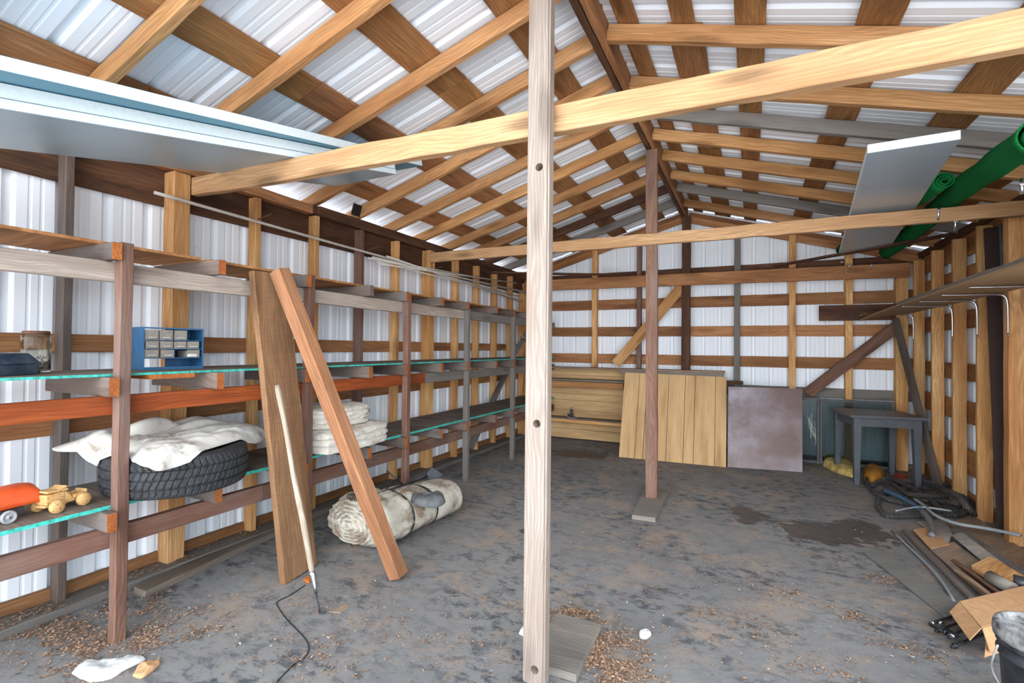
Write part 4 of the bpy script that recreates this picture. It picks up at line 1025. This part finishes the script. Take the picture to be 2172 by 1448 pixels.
# old windows standing behind the table
M_PANE = glassmat('old_glass', (150,166,168), .25)
M_WFR = plain('grey_window_frame', (84,84,88), .6, var=.2, scale=10)
def window(n_, x0, x1, y, z1, lab):
    o = tag(empty(n_, ((x0+x1)/2, y, 0)), lab, 'window')
    w_ = .028
    beam('frame_bar', (x0, y, .012), (x1, y+.03, .05), M_WFR, o, jit=0); beam('frame_bar', (x0, y, z1-.035), (x1, y+.03, z1), M_WFR, o, jit=0)
    beam('frame_bar', (x0, y, .05), (x0+w_, y+.03, z1-.035), M_WFR, o, jit=0); beam('frame_bar', (x1-w_, y, .05), (x1, y+.03, z1-.035), M_WFR, o, jit=0)
    bx('glass_pane', (x0+w_, y+.012, .05), (x1-w_, y+.017, z1-.035), M_PANE, o, None, 0)
x0, x1, x2 = pl(1704,900,1,7.06).x, pl(1738,900,1,7.06).x, pl(1894,900,1,7.06).x
zt = pl(1800,846,1,7.06).z
window('old_window', x0-.12, x1, 7.04, zt, 'narrow old framed window with scratched film behind the hardboard panel')
window('old_window', x1+.005, x2, 7.06, zt-.01, 'wide old grey framed window standing behind the grey table')
bm = bmesh.new(); rr = random.Random(8)
for i in range(9):
    x = x1-.05-rr.random()*.12; z = .62-rr.random()*.1; P_ = [Vector((x,7.049,z)), Vector((x+rr.uniform(-.02,.05),7.049,z-.12)), Vector((x+rr.uniform(0,.09),7.049,z-rr.uniform(.2,.3)))]
    tubem(bm, smoothpath(P_, 5), .0018, 4)
tag(link('plastic_film_threads', tomesh(bm, 'threads'), M_WHITE), 'torn white film threads on the narrow old window', 'film', kind='stuff')
# grey table
TA = radians(9); zt = .728; NL = Vector((.955, 6.16, 0)); tx = Vector((cos(TA), sin(TA), 0)); ty = Vector((-sin(TA)*.6, 1, 0)).normalized()
TM = frame(NL, tx); tw, td = .665, .70
tbl = tag(link('side_table', None, None, None, TM), 'small grey painted table with tapered legs in the right back corner', 'table')
M_TTOP = plain('worn_table_top', (112,106,104), .5, var=.2, scale=10)
bx('table_top', (0,0,zt-.03), (tw,td,zt), M_TTOP, tbl, TM, .008)
bx('top_edge', (-.003,-.003,zt-.026), (tw+.003,.004,zt-.008), M_GREYPL, tbl, TM, .002)
for nm, lo_, hi_ in (('apron',(.05,.045,zt-.12),(tw-.05,.063,zt-.03)),('apron',(.05,td-.063,zt-.12),(tw-.05,td-.045,zt-.03)),('apron',(.045,.05,zt-.12),(.063,td-.05,zt-.03)),('apron',(tw-.063,.05,zt-.12),(tw-.045,td-.05,zt-.03))):
    bx(nm, lo_, hi_, M_GREYPL, tbl, TM, .001)
for lx in (.032, tw-.032-.075):
    for ly in (.032, td-.032-.075):
        bm = bmesh.new(); w1, w2 = .075, .048; ox = 0 if lx < .3 else w1-w2; oy = 0 if ly < .3 else w1-w2
        a_ = [bm.verts.new((lx+px_*w1, ly+py_*w1, zt-.03)) for px_, py_ in ((0,0),(1,0),(1,1),(0,1))]
        b_ = [bm.verts.new((lx+(ox if 1 else 0)+px_*w2+ (0.008 if lx < .3 else -.008), ly+oy+py_*w2, 0)) for px_, py_ in ((0,0),(1,0),(1,1),(0,1))]
        bm.faces.new(a_); bm.faces.new(b_[::-1])
        for i in range(4): bm.faces.new((a_[i],a_[(i+1)%4],b_[(i+1)%4],b_[i]))
        bevel(bm, .003, 1); link('leg', tomesh(bm, 'leg'), M_GREYPL, tbl, TM)
# yellow foam scraps, red scrap and straw in the corner
M_YFOAM = plain('old_yellow_foam', (206,170,86), .95, var=.25, scale=14, c2=(222,196,120)); M_YF2 = plain('amber_foam', (190,130,40), .9, var=.2, scale=14); M_RED = plain('red_plastic', (198,52,30), .5, var=.2)
def poly(pts, z): return [zpt(x, y, z) for x, y in pts]
o = puff('foam_scrap', poly(((1745,985),(1775,1000),(1812,1010),(1820,1000),(1790,972),(1762,966),(1748,970)), .02), .001, .085, M_YFOAM, .02, 3, 9, .5, n=48, rings=12); tag(o, 'ragged yellow foam scrap in front of the old windows', 'foam scrap')
o = puff('foam_scrap', poly(((1832,1012),(1850,1020),(1874,1016),(1874,1000),(1850,990),(1834,994)), .02), .001, .10, M_YF2, .01, 6, 9, .8, n=48, rings=12); tag(o, 'rounded amber foam lump under the grey table', 'foam scrap')
o = puff('red_scrap', poly(((1890,1018),(1905,1024),(1925,1022),(1924,1008),(1900,1006)), .01), .001, .04, M_RED, .008, 6, 12, .8, n=36, rings=8); tag(o, 'red plastic scrap on the floor behind the right table legs', 'scrap')
o = litter('straw_debris', [tuple(fl(x,y)) for x,y in ((1720,995),(1760,1010),(1830,1005),(1860,985),(1890,985),(1905,1000),(1930,1010),(1950,1025),(1980,1030),(1740,985),(1980,1060))], 1500, .09, .012, STRAW, 12, .006, .002); tag(o, 'pale straw crumbs on the floor in the right back corner', 'straw', kind='stuff')

# rope, hoses
b = NB('black_rope'); v = b.vec(False); wv_ = b.n('TexWave', {'Vector': v, 'Scale': 28, 'Distortion': 3}, bands_direction='DIAGONAL').outputs[1]
M_ROPE = b.out(b.mix(wv_, srgb((50,48,46)), srgb((104,100,96))), .9, bump=wv_, bs=.9, bd=.01)
def twistrope(name, pts, r, mat, parent=None):
    P_ = smoothpath(pts, 10); bm = bmesh.new(); acc = 0; cum = [0]
    for p_, q_ in zip(P_, P_[1:]): acc += (q_-p_).length; cum.append(acc)
    for s_ in range(3):
        Q = []
        for i, p_ in enumerate(P_):
            t = (P_[min(i+1,len(P_)-1)]-P_[max(i-1,0)]).normalized(); u_ = Vector((0,0,1)) if abs(t.z) < .9 else Vector((1,0,0)); a_ = t.cross(u_).normalized(); c_ = t.cross(a_)
            th = cum[i]/.055*2*pi/3*1.5+s_*2*pi/3
            Q.append(p_+(a_*cos(th)+c_*sin(th))*r*.5)
        tubem(bm, Q, r*.56, 6)
    return link(name, tomesh(bm, name, True), mat, parent)
rp = tag(empty('rope_coil', fl(1960,1060)), 'coiled thick black rope in a heap in front of the grey table', 'rope')
R_ = .023
LOOPS = [
 [(1835,1022,.02),(1850,1045,.02),(1880,1050,.02),(1920,1045,.03),(1905,1028,.05),(1870,1020,.03),(1840,1020,.02)],
 [(1862,1075,.02),(1868,1058,.03),(1900,1052,.04),(1950,1068,.04),(2000,1075,.05),(2040,1078,.05),(2062,1062,.05),(2040,1045,.05),(1990,1038,.06),(1950,1035,.07),(1900,1030,.05)],
 [(1862,1078,.02),(1880,1098,.02),(1930,1100,.02),(1985,1098,.02),(2040,1096,.02),(2062,1085,.03),(2055,1070,.04),(2010,1060,.05),(1960,1060,.06)],
 [(1955,1045,.05),(1985,1035,.12),(2005,1040,.22),(2030,1050,.26),(2052,1075,.22),(2066,1090,.10),(2058,1094,.04)],
 [(1960,1042,.06),(1990,1030,.18),(2012,1046,.20),(2030,1068,.16),(2040,1085,.06),(2020,1092,.03)],
 [(1850,1035,.03),(1880,1030,.05),(1925,1046,.08),(1990,1052,.09),(2042,1068,.07),(2050,1088,.04),(2005,1092,.03),(1940,1082,.05),(1880,1068,.05),(1852,1048,.03)],
 [(1885,1020,.04),(1915,1038,.06),(1945,1056,.07),(1975,1074,.06),(1995,1090,.04),(2030,1100,.02)],
]
for L_ in LOOPS: twistrope('rope_loop', [fl(x, y)*1.0+Vector((0,0,z)) if z < .08 else Vector((*pl(x, y, 2, z).xy, z)) for x, y, z in L_], R_, M_ROPE, rp)
M_HBLUE = plain('blue_hose', (60,92,116), .4, var=.15); M_HGREY = plain('grey_hose', (120,120,120), .5, var=.15); M_HLT = plain('pale_conduit', (150,156,160), .5, var=.1)
hs = [fl(1877,1040,.10), fl(1905,1052,.10), fl(1935,1068,.09), fl(1958,1085,.08)]
o = tag(empty('flexible_hose', hs[0]), 'thick blue hose with grey end lying across the black rope', 'hose')
tube('blue_section', hs, .021, M_HBLUE, o, 14); tube('grey_end', [hs[-1], fl(1972,1103,.07), fl(1978,1120,.055), fl(1976,1136,.045)], .022, M_HGREY, o, 14)
o = tube('flexible_conduit', [fl(1940,1058,.10), fl(1960,1072,.10), fl(1985,1093,.09), fl(2030,1110,.09), fl(2090,1120,.10), fl(2165,1135,.12)], .0125, M_HLT, None, 12); tag(o, 'long pale grey flexible conduit running to the right edge', 'conduit')
o = tube('thin_rod', [fl(1900,1083,.08), fl(1950,1075,.10), fl(2018,1083,.11)], .007, M_HLT, None, 8); tag(o, 'thin grey bent tube lying over the rope', 'tube')

# ================================================================ scrap wood at the right
def scrap(px, z, T, mat, lab, cat='board', name='scrap_board'):
    return tag(slab(name, [fl(x, y, z) for x, y in px], T, mat), lab, cat)
M_WWASH = wood('whitewashed', (222,216,208), (204,196,188), (164,154,146), knots=.1, var=.04, weather=.3)
M_SLATE = wood('slate_board', (140,138,134), (122,120,116), (92,90,88), knots=.1, var=.05, weather=.5, wcol=(140,138,134))
scrap([(2010,1114),(2062,1094),(2200,1190),(2200,1240)], .002, .018, M_LOOSE, 'wide brown board at the right edge of the scrap pile, lowest of the heap')
scrap([(2017,1127),(2032,1120),(2200,1232),(2200,1262)], .022, .022, M_GREYB, 'long grey weathered board on the wide brown board')
scrap([(2018,1136),(2042,1131),(2200,1252),(2195,1285)], .046, .010, M_WWASH, 'whitewashed board in the scrap pile with rounded end')
scrap([(1945,1108),(2003,1104),(2022,1130),(2012,1153)], .010, .008, M_WWASH, 'short white board beside the hose end')
scrap([(1936,1125),(1970,1120),(2015,1157),(1974,1166)], .020, .010, M_CARD, 'flat tan fibreboard piece under the grey hose end')
scrap([(1973,1168),(2022,1152),(2110,1215),(2080,1262)], .012, .014, M_LOOSE, 'brown wood board in the middle of the scrap pile')
scrap([(1832,1174),(1880,1172),(2035,1285),(2012,1316)], .002, .014, M_SLATE, 'long slate grey plank lying alone on the left of the scrap pile', 'plank', 'scrap_plank')
scrap([(1907,1130),(1924,1124),(2068,1262),(2030,1282)], .004, .012, M_SLATE, 'narrow dark board next to the pale metal trim')
o = tube('metal_trim', [fl(1892,1126,.012), fl(1945,1176,.014), fl(1990,1222,.014), fl(2024,1275,.016)], .008, M_HLT, None, 6, 3); tag(o, 'long pale bent metal trim strip along the scrap pile', 'trim strip')
o = board('wooden_stake', fl(1918,1124,.03), fl(2062,1268,.04), .032, .024, M_JOIST); tag(o, 'long dark wooden stake in the scrap pile', 'stake')
scrap([(2060,1208),(2100,1188),(2200,1248),(2185,1290)], .062, .03, M_STUD, 'thick golden brown board end lying on top of the scrap pile')
for i, (p, q_) in enumerate((((2020,1187),(2122,1262)),((2026,1208),(2102,1266)))):
    o = board('pointed_stake', fl(*p, .075), fl(*q_, .06), .05, .022, M_LOOSE if i else M_PURPLE, (1,.4,.6), taper=1.0); 
    for v_ in o.data.vertices:
        if v_.co.x < -.1*1 and v_.co.x < min(u.co.x for u in o.data.vertices)+.1: v_.co.y *= .15
    tag(o, ['pointed wooden stake, rear one of two in the scrap pile','pointed wooden stake, front one of two in the scrap pile'][i], 'stake')
o = rod('weathered_log', fl(2098,1222,.12), fl(2150,1250,.11), .034, M_GREYB, None, 16); tag(o, 'short round grey weathered wood piece on the scrap pile', 'log')
o = rod('dark_can', fl(2150,1232,.13), fl(2185,1240,.13), .036, M_BLACK, None, 18); tag(o, 'dark blue grey can at the right edge on the scrap pile', 'can')
# cardboard box lying open
cz = .135
c1 = fl(2035,1276,cz); c2_ = fl(2082,1331,cz); dx_ = (fl(2172,1243,cz)-c1).normalized()
e_ = (c2_-c1); Lb = .62
cbx = tag(empty('cardboard_box', c1-Vector((0,0,cz))), 'flattened open cardboard box lying on steel rods in front of the scrap pile', 'box')
def sheet(name, q4, T=.004): return slab(name, q4, T, M_CARD, cbx)
sheet('top_face', [c1, c1+dx_*Lb, c2_+dx_*Lb, c2_])
dn = Vector((0,0,-cz+.02))
sheet('side_flap', [c2_, c2_+dx_*Lb, c2_+dx_*Lb+dn*.75+e_.normalized()*.05, c2_+dn*.75+e_.normalized()*.05+dx_*.02])
sheet('end_flap', [c1, c2_-Vector((0,0,.002)), c2_-dx_*.075+dn*.45, c1-dx_*.075+dn*.35])
sheet('inner_flap', [c2_+dx_*.03+dn*.55, c2_+dx_*.12+dn*.55, c2_+dx_*.14+dn*.9+e_*.2, c2_-dx_*.02+dn*.9+e_*.2])
sheet('back_face', [c1, c1+dx_*Lb, c1+dx_*Lb+dn*.9, c1+dn*.9])
# threaded rods
for i, (p, q_) in enumerate((((1972,1323),(2022,1306)),((1984,1338),(2040,1318)),((2012,1352),(2075,1318)),((2018,1372),(2092,1342)),((1992,1318),(2040,1358)),((2008,1342),(1975,1326)))):
    z_ = .02+.012*(i % 3)
    o = rod('threaded_rod', fl(*p, z_), fl(*q_, z_), .0065, M_DKSTEEL); tag(o, 'dark threaded steel rod with nut beside the cardboard box', 'rod', 'threaded rods by the cardboard box')
    lathe('nut', [(.006,-.006),(.013,-.006),(.013,.006),(.006,.006)], M_DKSTEEL if i % 2 else M_STEEL, o, frame(fl(*p, z_)+ (fl(*q_, z_)-fl(*p, z_))*.1, Vector((0,0,1)), fl(*q_, z_)-fl(*p, z_)), 6)
# black bucket
bh = .37; rb = .15
le = fl(2117,1350,bh-.02); bc = le+_r*(rb*1.30); bc.z = 0
BM = Matrix.Translation(bc)
bk = tag(link('bucket', None, None, None, BM), 'dusty black plastic bucket with lid at the lower right corner', 'bucket')
lathe('body', [(0,.002),(.118,.002),(.124,.01),(.137,.255),(.146,.256),(.147,.268),(.138,.27),(.139,.300),(.148,.301),(.149,.312),(.140,.314),(.141,.335),(0,.335)], M_BLACK, bk, BM, 64)
M_DUSTB = plain('dusty_black', (70,72,78), .8, var=.3, scale=25, c2=(150,148,146))
lathe('lid', [(.141,.322),(.155,.320),(.157,.332),(.156,.356),(.152,.366),(.142,.368),(.136,.362),(.132,.352),(.0,.352)], M_DUSTB, bk, BM, 64)
tube('wire_handle', [fl(2116,1368,.30), fl(2106,1395,.22), fl(2104,1412,.16), fl(2110,1432,.12), fl(2124,1455,.09)], .0035, M_PVC, bk, 8)

# ================================================================ debris on the floor
M_CHIP = NB('wood_chip'); _n = M_CHIP.noise(M_CHIP.vec(False), 90, 1); M_CHIP = M_CHIP.out(M_CHIP.ramp(_n, [(.35,(98,74,60)),(.5,(150,116,92)),(.66,(200,168,138))]), .85)
def chips(name, zones, mat, seed, size, lab, cat):
    bm = bmesh.new(); rr = random.Random(seed)
    for x0, y0, x1, y1, n, wdt in zones:
        A_, B_ = fl(x0, y0), fl(x1, y1)
        for i in range(n):
            t = rr.random(); c = A_.lerp(B_, t)+Vector((rr.gauss(0, wdt), rr.gauss(0, wdt*.8), 0))
            if noise.noise(c*7+Vector((seed,0,0))) < -.05 and rr.random() < .8: continue
            if c.x < -3.3 or c.x > 1.75: continue
            L_ = size*rr.uniform(.4,1.5); w_ = L_*rr.uniform(.12,.6); a_ = rr.uniform(0,2*pi); h_ = rr.uniform(.0008,.006)
            if -3.31 < c.x < -3.16: h_ += .046
            u_ = Vector((cos(a_), sin(a_), rr.uniform(-.25,.25)))*L_; v_ = Vector((-sin(a_), cos(a_), rr.uniform(-.2,.2)))*w_; c.z = h_+abs(u_.z)+abs(v_.z)
            bm.faces.new([bm.verts.new(c+k) for k in (-u_-v_, u_-v_*.5, u_+v_, -u_+v_*.7)])
    return tag(link(name, tomesh(bm, name), mat), lab, cat, None, 'stuff')
chips('wood_chips', [(30,1370,330,1270,2600,.10),(120,1400,300,1340,2600,.12),(260,1370,450,1330,800,.05),(0,1360,120,1300,600,.1),(290,1240,560,1130,1600,.05),(380,1330,420,1300,300,.06),(640,1360,700,1440,300,.08),(560,1120,700,1050,500,.05),(400,1180,600,1100,600,.05),(300,1310,600,1290,200,.12),
   (1200,1310,1290,1440,3600,.07),(1290,1330,1340,1448,2000,.09),(1210,1300,1240,1300,500,.04),(1500,1290,1620,1330,300,.08),(1700,1380,1800,1448,250,.08),(1620,1250,1700,1270,500,.05),(1800,1300,1860,1330,350,.05),(1560,1215,1640,1240,200,.08),(1850,1230,1900,1230,250,.05),(1960,1200,1990,1230,180,.03),
   (700,1230,1000,1448,1600,.35),(1300,1100,1700,1448,2400,.45),(1350,1105,1420,1050,200,.03),(1700,1120,2000,1350,400,.3),(890,1000,960,960,350,.08),(1880,1370,1990,1400,300,.08)], M_CHIP, 5, .0066, 'brown wood shavings and bark chips scattered over the floor', 'wood chips')
chips('paper_bits', [(100,1400,500,1300,45,.2),(1200,1200,1800,1400,60,.4),(600,1200,1000,1400,30,.3),(1400,1050,1900,1200,40,.4)], M_WHITE, 9, .005, 'tiny white and yellow bits scattered over the floor', 'bits')
def floorscrap(name, px, mat, lab, cat, seed):
    o = puff(name, [tuple(fl(x,y).xy) for x,y in px], .0015, .014, mat, .014, seed, 18, .5, n=48, rings=10); return tag(o, lab, cat)
floorscrap('plastic_scrap', ((150,1430),(180,1405),(250,1400),(290,1390),(310,1400),(270,1420),(235,1440),(190,1448)), M_WHITE, 'torn white plastic film on the floor at lower left', 'plastic scrap', 3)
floorscrap('paper_scrap', ((280,1435),(300,1410),(340,1405),(330,1420),(300,1440)), M_CARD, 'small crumpled tan paper scrap at lower left', 'paper scrap', 4)
floorscrap('paper_scrap', ((1100,1345),(1112,1325),(1124,1300),(1135,1300),(1135,1345),(1122,1356)), M_WHITE, 'white paper scrap on the floor left of the bleached post', 'paper scrap', 6)
floorscrap('paper_scrap', ((1355,1345),(1370,1340),(1382,1346),(1372,1356),(1358,1354)), M_WHITE, 'tiny white paper scrap on open floor right of the bleached post', 'paper scrap', 8)
floorscrap('dry_leaf', ((642,1232),(655,1222),(663,1228),(655,1238)), M_CUT, 'orange brown dry leaf at the foot of the wide leaning plank', 'leaf', 2)
o = slab('floor_shingle', [fl(695,1298), fl(730,1280), fl(742,1285), fl(722,1300)], .004, M_LOOSE); tag(o, 'thin wedge shaped bark piece beside the hoe blade', 'wood piece')
o = tube('floor_wire', [fl(x,y,.004) for x,y in ((648,1240),(615,1262),(588,1276),(592,1290),(610,1315),(630,1335),(650,1358),(655,1378),(645,1395),(620,1412),(585,1448))], .0025, M_DKSTEEL, None, 6, 5); tag(o, 'thin dark wire snaking over the floor in front of the planks', 'wire')
